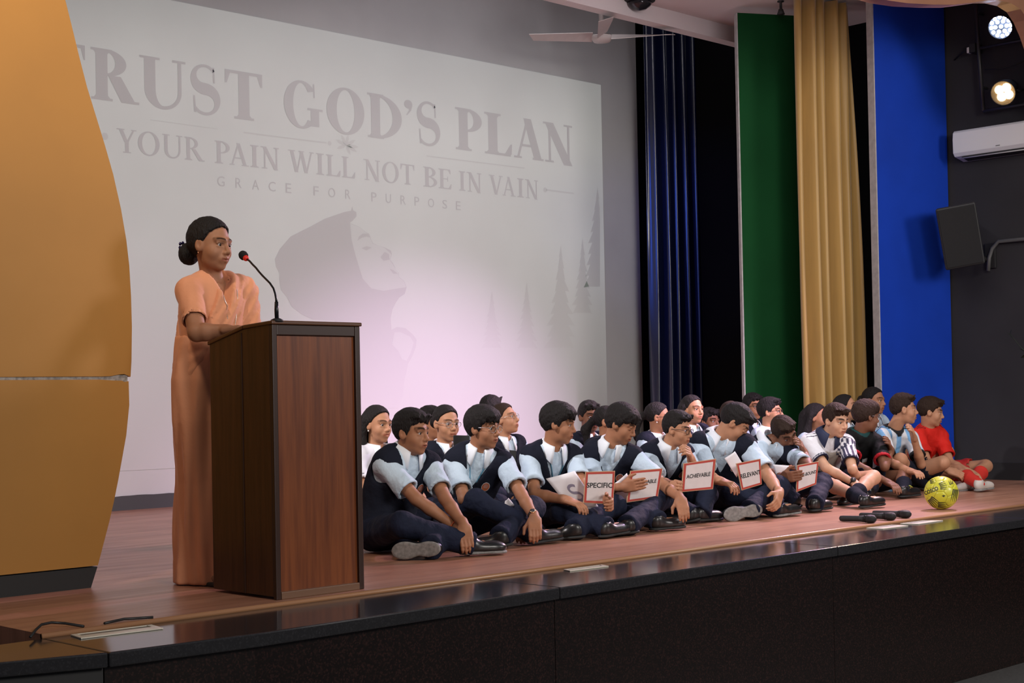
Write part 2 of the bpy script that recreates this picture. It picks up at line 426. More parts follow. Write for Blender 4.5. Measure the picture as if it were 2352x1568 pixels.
# ------------------------------------------------------------------ projected slide
def wallpt(px, py, off): p = onY(px, py, BW-off); return p
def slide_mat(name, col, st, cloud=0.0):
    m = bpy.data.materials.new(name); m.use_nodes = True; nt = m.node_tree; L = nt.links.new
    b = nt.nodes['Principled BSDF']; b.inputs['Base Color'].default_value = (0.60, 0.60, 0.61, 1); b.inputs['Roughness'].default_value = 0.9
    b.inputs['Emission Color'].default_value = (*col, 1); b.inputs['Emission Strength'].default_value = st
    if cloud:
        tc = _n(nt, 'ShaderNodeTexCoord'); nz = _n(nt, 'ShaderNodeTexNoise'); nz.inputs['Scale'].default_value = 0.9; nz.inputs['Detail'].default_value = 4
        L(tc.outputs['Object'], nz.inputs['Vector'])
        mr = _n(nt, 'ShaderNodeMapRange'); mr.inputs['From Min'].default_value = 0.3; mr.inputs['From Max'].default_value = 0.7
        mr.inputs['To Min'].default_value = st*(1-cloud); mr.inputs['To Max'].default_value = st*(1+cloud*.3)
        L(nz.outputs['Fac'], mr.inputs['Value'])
        sz = _n(nt, 'ShaderNodeSeparateXYZ'); L(tc.outputs['Object'], sz.inputs['Vector'])      # emission faded towards the bottom so the slide's lower border does not show
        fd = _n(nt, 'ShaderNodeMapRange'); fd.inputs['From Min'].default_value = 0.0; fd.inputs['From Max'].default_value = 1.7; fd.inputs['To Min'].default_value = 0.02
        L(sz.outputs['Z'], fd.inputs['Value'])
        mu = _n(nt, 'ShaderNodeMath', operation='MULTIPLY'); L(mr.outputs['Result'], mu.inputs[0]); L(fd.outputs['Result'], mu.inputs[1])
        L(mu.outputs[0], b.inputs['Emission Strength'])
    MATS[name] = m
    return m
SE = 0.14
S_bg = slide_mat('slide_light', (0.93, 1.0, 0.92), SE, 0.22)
S_txt = slide_mat('slide_text', (0.75, 0.72, 0.80), SE*.20)
S_txt2 = slide_mat('slide_text_light', (0.75, 0.72, 0.80), SE*.28)
S_line = slide_mat('slide_line', (0.85, 0.86, 0.8), SE*.6)
S_man = slide_mat('slide_figure', (0.86, 0.83, 0.92), SE*.22)
S_face = slide_mat('slide_figure_light', (0.93, 0.97, 0.93), SE*.72)
S_hole = slide_mat('slide_gap', (0.93, 1.0, 0.96), SE*.50)
S_tree = slide_mat('slide_trees', (0.86, 0.92, 0.82), SE*.45)
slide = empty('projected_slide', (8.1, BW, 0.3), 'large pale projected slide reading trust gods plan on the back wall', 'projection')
def flat(name, polys, m, off):
    """flat polygons (x, z) on the back wall"""
    V = []; Fc = []
    for p in polys:
        k = len(V); V += [(x, BW-off-.00004*(len(Fc) % 40), z) for x, z in p]; Fc.append(tuple(range(k, k+len(p))))
    o = mesh_py(name, V, Fc, m, slide)
    bm = bmesh.new(); bm.from_mesh(o.data)
    for f in bm.faces:
        f.normal_update()
        if f.normal.y > 0: f.normal_flip()
    bmesh.ops.triangulate(bm, faces=[f for f in bm.faces if len(f.verts) > 4], ngon_method='EAR_CLIP')
    bm.to_mesh(o.data); bm.free()
    return o
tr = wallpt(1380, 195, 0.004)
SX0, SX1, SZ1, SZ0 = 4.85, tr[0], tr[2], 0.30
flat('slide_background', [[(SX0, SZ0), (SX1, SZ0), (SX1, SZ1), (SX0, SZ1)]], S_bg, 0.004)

def ring(cx, cy, rx, ry, tx, ty, a0, a1, n=28):
    out = []
    for i in range(n):
        t0, t1 = radians(a0+(a1-a0)*i/n), radians(a0+(a1-a0)*(i+1)/n)
        o0, o1 = (cx+rx*cos(t0), cy+ry*sin(t0)), (cx+rx*cos(t1), cy+ry*sin(t1))
        i0, i1 = (cx+(rx-tx)*cos(t0), cy+(ry-ty)*sin(t0)), (cx+(rx-tx)*cos(t1), cy+(ry-ty)*sin(t1))
        out.append([i0, o0, o1, i1])
    return out
def glyph(ch, T, t):
    """serif capitals on a unit cap height; T thick stroke, t thin stroke; returns polygons"""
    R = lambda x0, y0, x1, y1: [(x0, y0), (x1, y0), (x1, y1), (x0, y1)]
    sf = .05; ov = .085
    def stem(x, T_, top=True, bot=True, y0=0, y1=1):
        o = [R(x, y0, x+T_, y1)]
        if bot: o += [R(x-ov, 0, x+T_+ov, sf), [(x-.04, sf), (x+T_+.04, sf), (x+T_, sf+.05), (x, sf+.05)]]
        if top: o += [R(x-ov, 1-sf, x+T_+ov, 1), [(x, .95-.05), (x+T_, .95-.05), (x+T_+.04, .95), (x-.04, .95)]]
        return o
    def dg(x0, y0, x1, y1, w): return [[(x0-w/2, y0), (x0+w/2, y0), (x1+w/2, y1), (x1-w/2, y1)]]
    sfx = lambda x, y, w: [R(x-w, y, x+w, y+sf)]
    if ch == 'I': return stem(ov, T)
    if ch == 'T':
        return stem(.36-T/2, T, top=False)+[R(0, 1-.065, .72, 1), [(0, .94), (.10, .94), (.035, .72), (0, .72)], [(.62, .94), (.72, .94), (.72, .72), (.685, .72)]]
    if ch == 'L': return stem(ov, T)+[R(ov, 0, .60, .06), [(.46, .05), (.62, .05), (.635, .30), (.60, .30)]]
    if ch == 'E':
        return stem(ov, T)+[R(ov, 0, .58, .055), [(.47, .05), (.60, .05), (.615, .27), (.585, .27)], R(ov, .945, .56, 1), [(.46, .95), (.57, .95), (.575, .76), (.545, .76)], R(ov, .48, .45, .53), R(.42, .38, .455, .63)]
    if ch == 'P': return stem(ov, T)+ring(ov+T*.9, .725, .36, .275, T*.95, .055, -90, 90)+[R(ov+T/2, .945, ov+T, 1), R(ov+T/2, .45, ov+T, .505)]
    if ch == 'B': return stem(ov, T)+ring(ov+T*.9, .75, .30, .25, T*.9, .05, -90, 90)+ring(ov+T*.9, .265, .36, .265, T*.95, .05, -90, 90)+[R(ov, .95, ov+T, 1)]
    if ch == 'R': return stem(ov, T)+ring(ov+T*.9, .74, .36, .26, T*.95, .055, -90, 90)+[[(.30, .50), (.30+T*1.1, .50), (.80, .0), (.80-T*1.25, .0)], R(.80-T*1.1, 0, .86, sf)]
    if ch == 'D': return stem(ov, T)+ring(ov+T*.6, .5, .60, .5, T*1.05, .055, -90, 90)+[R(ov, .945, ov+T, 1), R(ov, 0, ov+T, .055)]
    if ch == 'O': return ring(.43, .5, .43, .52, T*1.08, .055, 0, 360, 48)
    if ch == 'G': return ring(.43, .5, .43, .52, T*1.08, .055, 38, 318, 44)+[R(.66, .06, .66+T, .44), R(.58, .40, .66+T+.09, .45), [(.72, .98), (.76, .98), (.77, .68), (.735, .68)]]
    if ch == 'U': return [R(ov, .35, ov+T, 1)]+[R(0, 1-sf, 2*ov+T, 1)]+[R(.72, .35, .72+t*1.3, 1), R(.62, 1-sf, .82+t, 1)]+ring((ov+.72+t*1.3)/2, .36, (.72+t*1.3-ov)/2, .38, T, .07, 180, 270)+ring((ov+.72+t*1.3)/2, .36, (.72+t*1.3-ov)/2, .38, t*1.3, .07, 270, 360)
    if ch == 'A': return dg(.08, 0, .37, .98, t*1.2)+dg(.36, 1.0, .66, 0, T*1.05)+[R(.17, .30, .56, .36)]+sfx(.08, 0, .11)+sfx(.66, 0, .16)
    if ch == 'V': return dg(.13, 1, .38, 0, T*1.05)+dg(.66, 1, .40, 0.02, t*1.2)+sfx(.13, .95, .16)+sfx(.66, .95, .11)
    if ch == 'W': return dg(.13, 1, .34, 0, T)+dg(.56, 1, .36, 0.02, t*1.1)+dg(.54, 1, .76, 0, T)+dg(1.0, 1, .78, .02, t*1.1)+sfx(.13, .95, .15)+sfx(.55, .95, .12)+sfx(1.0, .95, .10)
    if ch == 'N': return [R(.12, 0, .12+t*1.2, .96), R(.64, 0.0, .64+t*1.2, 1)]+dg(.14, 1, .66, -.03, T*1.15)+sfx(.14, 0, .12)+sfx(.67, .95, .12)+sfx(.05, .95, .07)
    if ch == 'Y': return dg(.13, 1, .36, .44, T*1.05)+dg(.66, 1, .40, .44, t*1.3)+[R(.38-T/2, 0, .38+T/2, .47)]+sfx(.38, 0, T/2+ov)+sfx(.13, .95, .16)+sfx(.66, .95, .11)
    if ch == 'S':
        pts = []
        for i in range(41):
            f = i/40
            if f < .5:
                a = radians(35+ (270-35)*(f/.5)); x, y = .27+.21*cos(a), .755+.235*sin(a)
            else:
                a = radians(90-(235)*((f-.5)/.5)); x, y = .27+.235*cos(a), .265+.255*sin(a)
            wd = t*1.1+(T*1.15-t)*math.exp(-((f-.5)/.17)**2)
            pts.append((x, y, wd))
        out = []
        for i in range(40):
            q = []
            for k in (i, i+1):
                a, b = pts[max(k-1, 0)], pts[min(k+1, 40)]
                dx, dy = b[0]-a[0], b[1]-a[1]; l = math.hypot(dx, dy); nx, ny = -dy/l, dx/l
                q.append(((pts[k][0]+nx*pts[k][2]/2, pts[k][1]+ny*pts[k][2]/2), (pts[k][0]-nx*pts[k][2]/2, pts[k][1]-ny*pts[k][2]/2)))
            out.append([q[0][0], q[0][1], q[1][1], q[1][0]])
        return out+[[(.42, .98), (.455, .98), (.465, .66), (.43, .66)], [(.045, .36), (.08, .36), (.10, .02), (.06, .02)]]
    if ch == "'": return [[(.09+.09*cos(a), .88+.10*sin(a)) for a in np.linspace(0, 2*pi, 18)[:-1]], [(.10, .86), (.18, .86), (.15, .74), (.06, .62), (.04, .63), (.10, .74)]]
    return []
def serif_line(name, seq, z0, h, yl, yr, T, t, m, off=.0065):
    """seq: (letter, left pixel, right pixel); the pixels give each letter's place on the wall"""
    for ch, a, b in seq:
        polys = []
        fy = lambda x: yl+(yr-yl)*(x-268)/(1236-268)
        xa, xb = wallpt(a, fy(a), off)[0], wallpt(b, fy(b), off)[0]
        g = glyph(ch, T, t)
        gx0 = min(p[0] for q in g for p in q); gx1 = max(p[0] for q in g for p in q)
        for q in g: polys.append([(xa+(p[0]-gx0)/(gx1-gx0)*(xb-xa), z0+p[1]*h) for p in q])
        flat(name, polys, m, off)
zt0, zt1 = wallpt(215, 226, 0)[2], wallpt(215, 107, 0)[2]
title = [('T', 128, 196), ('R', 209, 319), ('U', 321, 427), ('S', 438, 506), ('T', 517, 603), ('G', 652, 741), ('O', 750, 837), ('D', 844, 923), ("'", 929, 948), ('S', 958, 1011), ('P', 1046, 1107), ('L', 1113, 1176), ('A', 1180, 1248), ('N', 1248, 1315)]
serif_line('title_letter', title, zt0-.005, zt1-zt0, 180, 330, .21, .055, S_txt)
sub = [('Y', 268, 314), ('O', 317, 367), ('U', 373, 419), ('R', 424, 470), ('P', 493, 528), ('A', 527, 571), ('I', 575, 594), ('N', 599, 641), ('W', 662, 721), ('I', 726, 744), ('L', 749, 782), ('L', 785, 816),
       ('N', 835, 873), ('O', 878, 916), ('T', 920, 952), ('B', 972, 1004), ('E', 1007, 1037), ('I', 1054, 1069), ('N', 1072, 1106), ('V', 1123, 1155), ('A', 1154, 1184), ('I', 1188, 1203), ('N', 1206, 1236)]
zs0, zs1 = wallpt(1236, 458, 0)[2], wallpt(1236, 416, 0)[2]
serif_line('subtitle_letter', sub, zs0, (zs1-zs0)*1.02, 325, 440, .15, .06, S_txt2)
small = zip('GRACEFORPURPOSE', [498, 540, 578, 616, 655, 719, 753, 792, 852, 885, 919, 951, 982, 1015, 1046], [515, 554, 594, 632, 668, 731, 769, 804, 864, 897, 931, 962, 996, 1026, 1057])
zg0, zg1 = wallpt(1057, 483, 0)[2], wallpt(1057, 463, 0)[2]
for ch, a, b in small:
    y = 415+(472-415)*(a-500)/560
    xa, xb = wallpt(a, y, 0)[0], wallpt(b, y, 0)[0]
    v, f = fit_text(ch, (xb-xa), (zg1-zg0))
    mesh_py('small_letter', [((xa+xb)/2+q[0], BW-.0065, (zg0+zg1)/2+q[1]) for q in v], f, S_txt2, slide)
def strip_px(pts, h, off):
    P = [wallpt(x, y, off) for x, y in pts]
    return [[(a[0], a[2]-h/2), (b[0], b[2]-h/2), (b[0], b[2]+h/2), (a[0], a[2]+h/2)] for a, b in zip(P, P[1:])]
def disc(px, py, r, off=.0065):
    c = wallpt(px, py, off); return [(c[0]+r*cos(a), c[2]+r*sin(a)) for a in np.linspace(0, 2*pi, 14)[:-1]]
def leaf(px, py, ang, l, wd):
    c = wallpt(px, py, .0065); a = radians(ang)
    L = [(0, 0), (.3*l, wd), (.7*l, wd), (l, 0), (.7*l, -wd), (.3*l, -wd)]
    return [(c[0]+x*cos(a)-y*sin(a), c[2]+x*sin(a)+y*cos(a)) for x, y in L]
orn = strip_px([(560, 304), (750, 328)], .012, .0065)+[disc(757, 329, .02)]+strip_px([(980, 358), (1205, 386)], .010, .0065)+strip_px([(345, 275), (500, 296)], .006, .0065)
orn += [disc(1252, 436, .026)]+strip_px([(1255, 436), (1318, 444)], .016, .0065)+[disc(241, 313, .028)]
orn += [leaf(795, 334, a, l, .014) for a, l in ((30, .12), (75, .10), (120, .10), (160, .12), (200, .11), (-20, .13), (-60, .09), (0, .14))]
for q in orn: flat('ornament', [q], S_line, .0065)
cv = lambda pts: [(wallpt(600+x/3.563, 460+y/3.563, .0055)[0], wallpt(600+x/3.563, 460+y/3.563, .0055)[2]) for x, y in pts]
man = [(620, 115), (680, 95), (735, 85), (745, 50), (752, 82), (778, 95), (780, 130), (750, 165), (725, 185), (800, 215), (850, 255), (885, 275), (900, 320), (915, 350), (960, 370), (1010, 385), (1060, 410), (1070, 440), (1055, 485), (1075, 510), (1098, 550), (1080, 570), (1125, 590), (1128, 625), (1170, 660), (1190, 710), (1175, 765), (1130, 795), (1100, 840), (1075, 890), (1060, 960), (1065, 1060), (1110, 1035), (1180, 1045), (1240, 1095), (1272, 1140), (1265, 1200), (1240, 1270), (1200, 1340), (1190, 1400), (1170, 1480), (1160, 1600), (1120, 1700), (600, 1700), (600, 985), (420, 975), (330, 930), (250, 870), (210, 790), (160, 730), (147, 650), (150, 600), (120, 540), (112, 480), (150, 400), (240, 295), (400, 215), (520, 150)]
flat('figure_silhouette', [cv(man)], S_man, .0055)
face = [(728, 190), (800, 217), (848, 257), (883, 278), (897, 322), (912, 353), (1008, 388), (1066, 442), (1052, 486), (1094, 550), (1122, 592), (1126, 628), (1168, 662), (1186, 710), (1120, 720), (1000, 740), (900, 720), (830, 640), (780, 480), (740, 330)]
flat('figure_face', [cv(face)], S_face, .0060)
for q in [cv([(785, 330), (800, 295), (830, 272), (875, 272), (895, 305), (860, 296), (825, 305)]), cv([(820, 390), (860, 375), (905, 385), (860, 410)]), cv([(975, 465), (1010, 420), (1045, 440), (1050, 485), (1000, 495)]), cv([(1050, 560), (1080, 570), (1118, 600), (1080, 600)])]: flat('figure_feature', [q], S_man, .0065)
flat('figure_strap_gap', [cv([(1090, 1080), (1140, 1078), (1218, 1115), (1248, 1165), (1222, 1250), (1190, 1312), (1152, 1300), (1120, 1230), (1072, 1180)])], S_hole, .0060)
def conifer(px, top, bot, w_, seed):
    rg = np.random.default_rng(seed); L = []; Rr = []
    n = 9
    for i in range(n+1):
        f = i/n; y = top+(bot-top)*f; hw_ = w_*f
        L.append((px-hw_*rg.uniform(.75, 1.1), y)); L.append((px-hw_*.55, y-2))
        Rr.append((px+hw_*rg.uniform(.75, 1.1), y)); Rr.append((px+hw_*.55, y-2))
    P = L[::-1]+Rr
    out = []
    for x, y in P:
        p = wallpt(min(x, 1378), y, .0055); out.append((p[0], p[2]))
    return out
for q in [conifer(1372, 432, 660, 38, 1), conifer(1338, 548, 720, 26, 2), conifer(1288, 565, 800, 40, 5)]: flat('tree_shape', [q], S_tree, .0055)
for q in [conifer(1130, 670, 800, 26, 3), conifer(1210, 650, 800, 26, 4)]: flat('tree_shape', [q], S_tree, .0052)
unit3 = lambda v: v/np.linalg.norm(v)
# ------------------------------------------------------------------ lectern and its microphone
def wood_mat(name, c1, c2, rough=0.35, sc=(14, 14, 0.8)):
    m = mat(name, c1, rough, vscale=3.2, stretch=sc, col2=c2, bump=0.05, bscale=20)
    return m
M_ven = wood_mat('teak_veneer', (0.20, 0.055, 0.015), (0.11, 0.027, 0.008))
M_side = wood_mat('dark_veneer', (0.075, 0.026, 0.009), (0.040, 0.013, 0.005))
M_mold = mat('dark_moulding', (0.030, 0.011, 0.006), 0.4)
PX0, PX1, PY0, PY1, PZ = 3.535, 3.985, 4.985, 5.44, 1.122
pod = empty('lectern', ((PX0+PX1)/2, (PY0+PY1)/2, 0), 'tall dark wooden lectern standing near the stage edge', 'lectern')
zb, zm = 1.047, 1.100                         # back and hinge heights of the slanted top
for name, x0, x1 in (('side_panel', PX0, PX0+.018), ('side_panel', PX1-.018, PX1)):
    MB().prism([(x0, PY0+.02, .012), (x0, PY1, .012), (x0, PY1, zb), (x0, PY0+.20, zm), (x0, PY0+.02, PZ-.012)], (x1-x0, 0, 0)).build(name, M_side, pod, bevel=.002)
MB().box(PX0+.018, PX1-.018, PY0+.014, PY0+.030, .03, PZ-.012).build('front_panel', M_ven, pod)
MB().box(PX0, PX0+.024, PY0, PY0+.022, .0, PZ-.012).build('corner_moulding', M_mold, pod, bevel=.003)
MB().box(PX1-.026, PX1, PY0, PY0+.022, .0, PZ-.012).build('corner_moulding', M_mold, pod, bevel=.003)
MB().box(PX0+.024, PX1-.026, PY0-.002, PY0+.022, .0, .03).build('base_moulding', mat('base_moulding_wood', (0.16, 0.085, 0.05), 0.4), pod, bevel=.003)
MB().box(PX0+.024, PX1-.026, PY0+.002, PY0+.022, PZ-.055, PZ-.012).build('top_moulding', M_mold, pod, bevel=.003)
MB().box(PX0+.018, PX1-.018, PY0+.03, PY1, .012, .05).build('floor_board', M_side, pod)
MB().prism([(PX0-.006, PY0-.008, PZ-.012), (PX0-.006, PY0+.20, zm), (PX0-.006, PY0+.20, zm+.016), (PX0-.006, PY0-.008, PZ+.004)], (PX1-PX0+.012, 0, 0)).build('top_board', mat('top_wood', (0.10, 0.038, 0.016), 0.3), pod, bevel=.004)
MB().prism([(PX0-.006, PY0+.20, zm), (PX0-.006, PY1+.01, zb-.004), (PX0-.006, PY1+.01, zb+.012), (PX0-.006, PY0+.20, zm+.016)], (PX1-PX0+.012, 0, 0)).build('reading_board', mat('top_wood', (0.10, 0.038, 0.016), 0.3), pod, bevel=.004)
g = onX(557, 1000, PX0)[1]
MB().box(PX0-.003, PX0+.002, g-.006, g+.006, .012, zm-.015).build('side_seam', M_mold, pod)
MB().box(PX0+.03, PX1-.03, PY1-.2, PY1-.02, .55, .568).build('inner_shelf', M_side, pod)

MXX = PX0+.03
mic_px = [(636, 731), (635, 712), (635, 693), (634, 686), (632, 674), (628, 662), (620, 650), (612, 642), (603, 633), (595, 624), (588, 615), (580, 607), (573, 599), (566, 594)]
mp_ = [onX(x, y, MXX) for x, y in mic_px]
gm = empty('gooseneck_microphone', mp_[0], 'gooseneck microphone with a red ring on the lectern top', 'microphone')
base_z = PZ+.004-(mp_[0][1]-PY0)*.12
MB().lathe((mp_[0][0], mp_[0][1], base_z-.004), (0, 0, 1), [(0, .026), (.008, .025), (.014, .012)], 20).build('base', M_black, gm, True)
bot = V3(mp_[0][0], mp_[0][1], base_z+.005)
M_met = mat('dark_metal', (0.02, 0.02, 0.022), 0.3, metal=0.6)
MB().tube([bot, mp_[1], mp_[2]], [.0085, .0085, .0075], 12).build('lower_tube', M_met, gm, True)
MB().tube(mp_[2:], [.0055]+[.0042]*(len(mp_)-3), 10).build('gooseneck', M_met, gm, True)
h0, h1 = mp_[-1], onX(552, 579, MXX); hd_ = (h1-h0)/np.linalg.norm(h1-h0)
MB().lathe(h0, hd_, [(-.006, .008), (0, .012), (.008, .0125), (.011, .011)], 16).build('light_ring', emit('red_ring', (0.55, 0.02, 0.01), 0.25), gm, True)
MB().lathe(h0, hd_, [(.011, .014), (.018, .0185), (.03, .0195), (.04, .016), (.047, .008), (.049, .001)], 18).build('windscreen', mat('foam_black', (0.012, 0.012, 0.012), 0.95, bump=.6, bscale=400), gm, True)

# ------------------------------------------------------------------ ceiling fan
M_fan = mat('fan_white', (0.62, 0.56, 0.55), 0.5)
FY = 9.05
hub = onY(1382, 86, FY)
fan = empty('ceiling_fan', hub, 'white three-bladed ceiling fan hanging above the screen', 'fan')
MB().lathe(hub, (0, 0, 1), [(-.045, .02), (-.04, .075), (-.015, .092), (.012, .092), (.02, .085), (.03, .05)], 28).build('motor', M_fan, fan, True)
MB().lathe(hub, (0, 0, 1), [(.011, .093), (.017, .094), (.02, .088)], 28).build('motor_ring', mat('chrome', (0.7, 0.7, 0.7), 0.2, metal=1), fan, True)
MB().lathe(hub, (0, 0, 1), [(.03, .022), (4.95-hub[2]-.10, .022), (4.95-hub[2]-.09, .06), (4.95-hub[2], .07)], 16).build('down_rod', M_fan, fan, True)
for tip in (onY(1533, 84, FY), onY(1232, 101, FY)):
    pass
rt = cr0.copy(); fw = V3(cd[0], cd[1], 0)/np.linalg.norm(cd[:2])
for ang in (-4, 184, 270):
    a = radians(ang); u = rt*cos(a)+fw*sin(a); s_ = np.cross(V3(0, 0, 1), u)
    b = MB(); n = 6; V = []
    for i in range(n+1):
        f = i/n; r = .085+.53*f; wd = .045+.02*f
        tw = .02*(1-f)
        for sg in (1, -1): V.append(hub+u*(r+(0.05 if (i == n and sg == 1) else 0))+s_*wd*sg+V3(0, 0, sg*(.014+tw)*.9))
    top = [v+V3(0, 0, .006) for v in V]
    Fc = [(2*i, 2*i+1, 2*i+3, 2*i+2) for i in range(n)]; k = len(V)
    Fc += [(k+2*i, k+2*i+2, k+2*i+3, k+2*i+1) for i in range(n)]
    Fc += [(2*i, 2*i+2, k+2*i+2, k+2*i) for i in range(n)]+[(2*i+1, k+2*i+1, k+2*i+3, 2*i+3) for i in range(n)]+[(0, k, k+1, 1), (2*n, 2*n+1, k+2*n+1, k+2*n)]
    b.add(V+top, Fc); b.build('blade', M_fan, fan)

# small ceiling fittings
c = onY(1468, -4, 7.4); c[2] = CLZ; c = CP+(ray(1468, -2))*((CLZ-CP[2])/ray(1468, -2)[2])
dm = empty('dome_camera', c, 'dark dome fitting on the stage ceiling at the top edge', 'ceiling fitting')
MB().lathe(c, (0, 0, -1), [(0, .14), (.02, .14), (.03, .12)], 24).build('mount_ring', M_black, dm, True)
MB().lathe(c, (0, 0, -1), [(.03, .115), (.06, .10), (.09, .06), (.10, .01)], 24).build('dome', mat('dark_glass', (0.02, 0.02, 0.025), 0.1), dm, True)
c = CP+ray(1793, 2)*((CLZ-CP[2])/ray(1793, 2)[2])
hk = empty('ceiling_hook', c, 'small dark hook on the ceiling above the green panel', 'ceiling fitting')
MB().lathe(c, (0, 0, -1), [(0, .03), (.01, .03), (.012, .012), (.07, .012), (.075, .02), (.12, .035), (.125, .01)], 14).build('hanger', M_black, hk, True)

# ------------------------------------------------------------------ right wall: lamps, rack, air conditioner, loudspeaker
M_pipe = mat('grey_pipe', (0.05, 0.05, 0.055), 0.45, metal=.5)
RX = SWX-.10
rack = empty('lamp_rack', onX(2250, 120, RX), 'grey pipe rack carrying the two stage lamps on the side wall', 'lamp rack')
MB().tube([onX(2240, -10, RX), onX(2248, 115, RX), onX(2259, 255, RX)], .018, 10).build('upright', M_pipe, rack, True)
MB().tube([onX(2250, 111, RX), onX(2352, 91, RX), onX(2420, 80, RX)], .014, 10).build('crossbar', M_pipe, rack, True)
MB().tube([onX(2259, 255, RX), onX(2352, 239, RX), onX(2420, 228, RX)], .016, 10).build('crossbar', M_pipe, rack, True)
for py in (30, 200):
    p = onX(2246 if py < 100 else 2255, py, RX); MB().tube([p, p+V3(.096, 0, 0)], .012, 8).build('wall_bracket', M_pipe, rack)
jb = empty('junction_box', onX(2237, 111, RX), 'small dark junction box with a white socket on the rack', 'junction box')
c = onX(2236, 111, RX); MB().box(c[0]-.03, c[0]+.1, c[1]-.03, c[1]+.03, c[2]-.04, c[2]+.04).build('box', M_black, jb, bevel=.004)
c = onX(2227, 115, RX); MB().box(c[0]-.03, c[0]+.02, c[1]-.012, c[1]+.012, c[2]-.03, c[2]+.02).build('socket', mat('white_plastic', (0.7, 0.7, 0.68), 0.4), jb, bevel=.003)
o = MB().tube([onX(2226, 112, RX), onX(2212, 120, RX+.03), onX(2192, 138, RX+.09)], .006, 6).build('power_cable', M_black, None, True); tag(o, 'thin black cable from the junction box to the blue panel', 'cable')
o = MB().tube([onX(2262, 160, RX), onX(2300, 158, RX), onX(2335, 148, RX), onX(2360, 136, RX)], .006, 6).build('power_cable', M_black, None, True); tag(o, 'thin black cable sagging between the two stage lamps', 'cable')

def par_lamp(px, py, rad, label, kind):
    c = onX(px, py, RX-.16)
    aim = V3(7.0, 6.3, 0.5)-c; aim /= np.linalg.norm(aim)
    toc = CP-c; toc /= np.linalg.norm(toc)
    ax = aim*.6+toc*.4; ax /= np.linalg.norm(ax)
    r = empty('stage_lamp', c, label, 'stage lamp', 'stage lamps on the side wall')
    MB().lathe(c, ax, [(-.20, .03), (-.19, rad*.7), (-.05, rad*1.02), (.02, rad*1.10), (.03, rad*1.12), (.03, rad*1.04), (-.005, rad*1.02)], 28).build('housing', M_black, r, True)
    h = np.cross(ax, V3(0, 0, 1)); h /= np.linalg.norm(h); v = np.cross(h, ax)
    em = emit('led_blue_white', (0.55, 0.68, 1.0), 30) if kind == 'led' else emit('lamp_warm', (1.0, 0.60, 0.25), 26)
    spots = [(0, 0)]+[(.5*cos(k*pi/3), .5*sin(k*pi/3)) for k in range(6)]+[(.86*cos(k*pi/6), .86*sin(k*pi/6)) for k in range(12)] if kind == 'led' else [(.45*cos(k*pi/2+.6), .45*sin(k*pi/2+.6)) for k in range(4)]
    rr = rad*(.17 if kind == 'led' else .40)
    MB().lathe(c, ax, [(-.012, rad*1.0), (-.008, rad*1.0)], 28).build('reflector', mat('reflector', (0.5, 0.5, 0.5), 0.2, metal=.9), r, True)
    for a, b_ in spots:
        q = c+h*a*rad+v*b_*rad
        MB().lathe(q, ax, [(-.008, rr), (.004, rr*.95), (.012, rr*.6), (.016, rr*.1)], 12).build('bulb', em, r, True)
    MB().tube([c+h*rad*1.15, c+h*rad*1.15-ax*.08+V3(.08, 0, 0), c+V3(.14, 0, .0), c-h*rad*1.15-ax*.08+V3(.08, 0, 0), c-h*rad*1.15], .008, 8).build('yoke', M_black, r, True)
    l = spot('stage_lamp_beam', tuple(c+ax*.06), tuple(V3(6.6, 6.6, 0.6)), 950 if kind == 'led' else 560, (0.85, 0.55, 1.0) if kind == 'led' else (1.0, 0.66, 0.42), 70, .7, rad*.9)
    return r
par_lamp(2299, 61, .095, 'round stage lamp glowing blue-white on the side wall', 'led')
par_lamp(2306, 212, .098, 'round stage lamp with four warm glowing bulbs on the side wall', 'warm')

AX = SWX-.19
a0, a1 = onX(2187, 301, AX), onX(2188, 360, AX)
y1 = a0[1]; y0 = y1-.88; zt, zbm = a0[2], a1[2]
ac = empty('air_conditioner', (SWX, (y0+y1)/2, zbm), 'white split air conditioner mounted on the dark side wall', 'air conditioner')
prof = [(SWX-.002, zt), (AX+.03, zt), (AX+.008, zt-.02), (AX, zt-.08), (AX+.004, zbm+.03), (AX+.03, zbm), (SWX-.002, zbm-.03)]
M_ac = mat('ac_white', (0.74, 0.75, 0.76), 0.35)
MB().prism([(x, y0, z) for x, z in prof], (0, y1-y0, 0)).build('body', M_ac, ac, bevel=.004)
MB().prism([(AX+.031, y0+.03, zbm-.004), (AX+.14, y0+.03, zbm-.024), (AX+.14, y0+.03, zbm-.034), (AX+.031, y0+.03, zbm-.014)], (0, y1-y0-.10, 0)).build('air_slot', M_black, ac)
MB().box(AX-.0015, AX+.004, y0+.2, y0+.2+.001, zbm+.03, zbm+.03).build('seam', M_black, ac) if False else None
c = onX(2292, 340, AX); MB().box(AX-.003, AX+.004, c[1]-.018, c[1]+.018, zbm+.040, zbm+.047).build('nameplate', mat('grey_print', (0.2, 0.2, 0.2), .5), ac)
MB().tube([(AX+.035, y0+.03, zbm-.018), (AX+.035, y1-.05, zbm-.018)], .006, 8).build('vane', mat('ac_grey', (0.45, 0.45, 0.46), 0.4), ac, True)

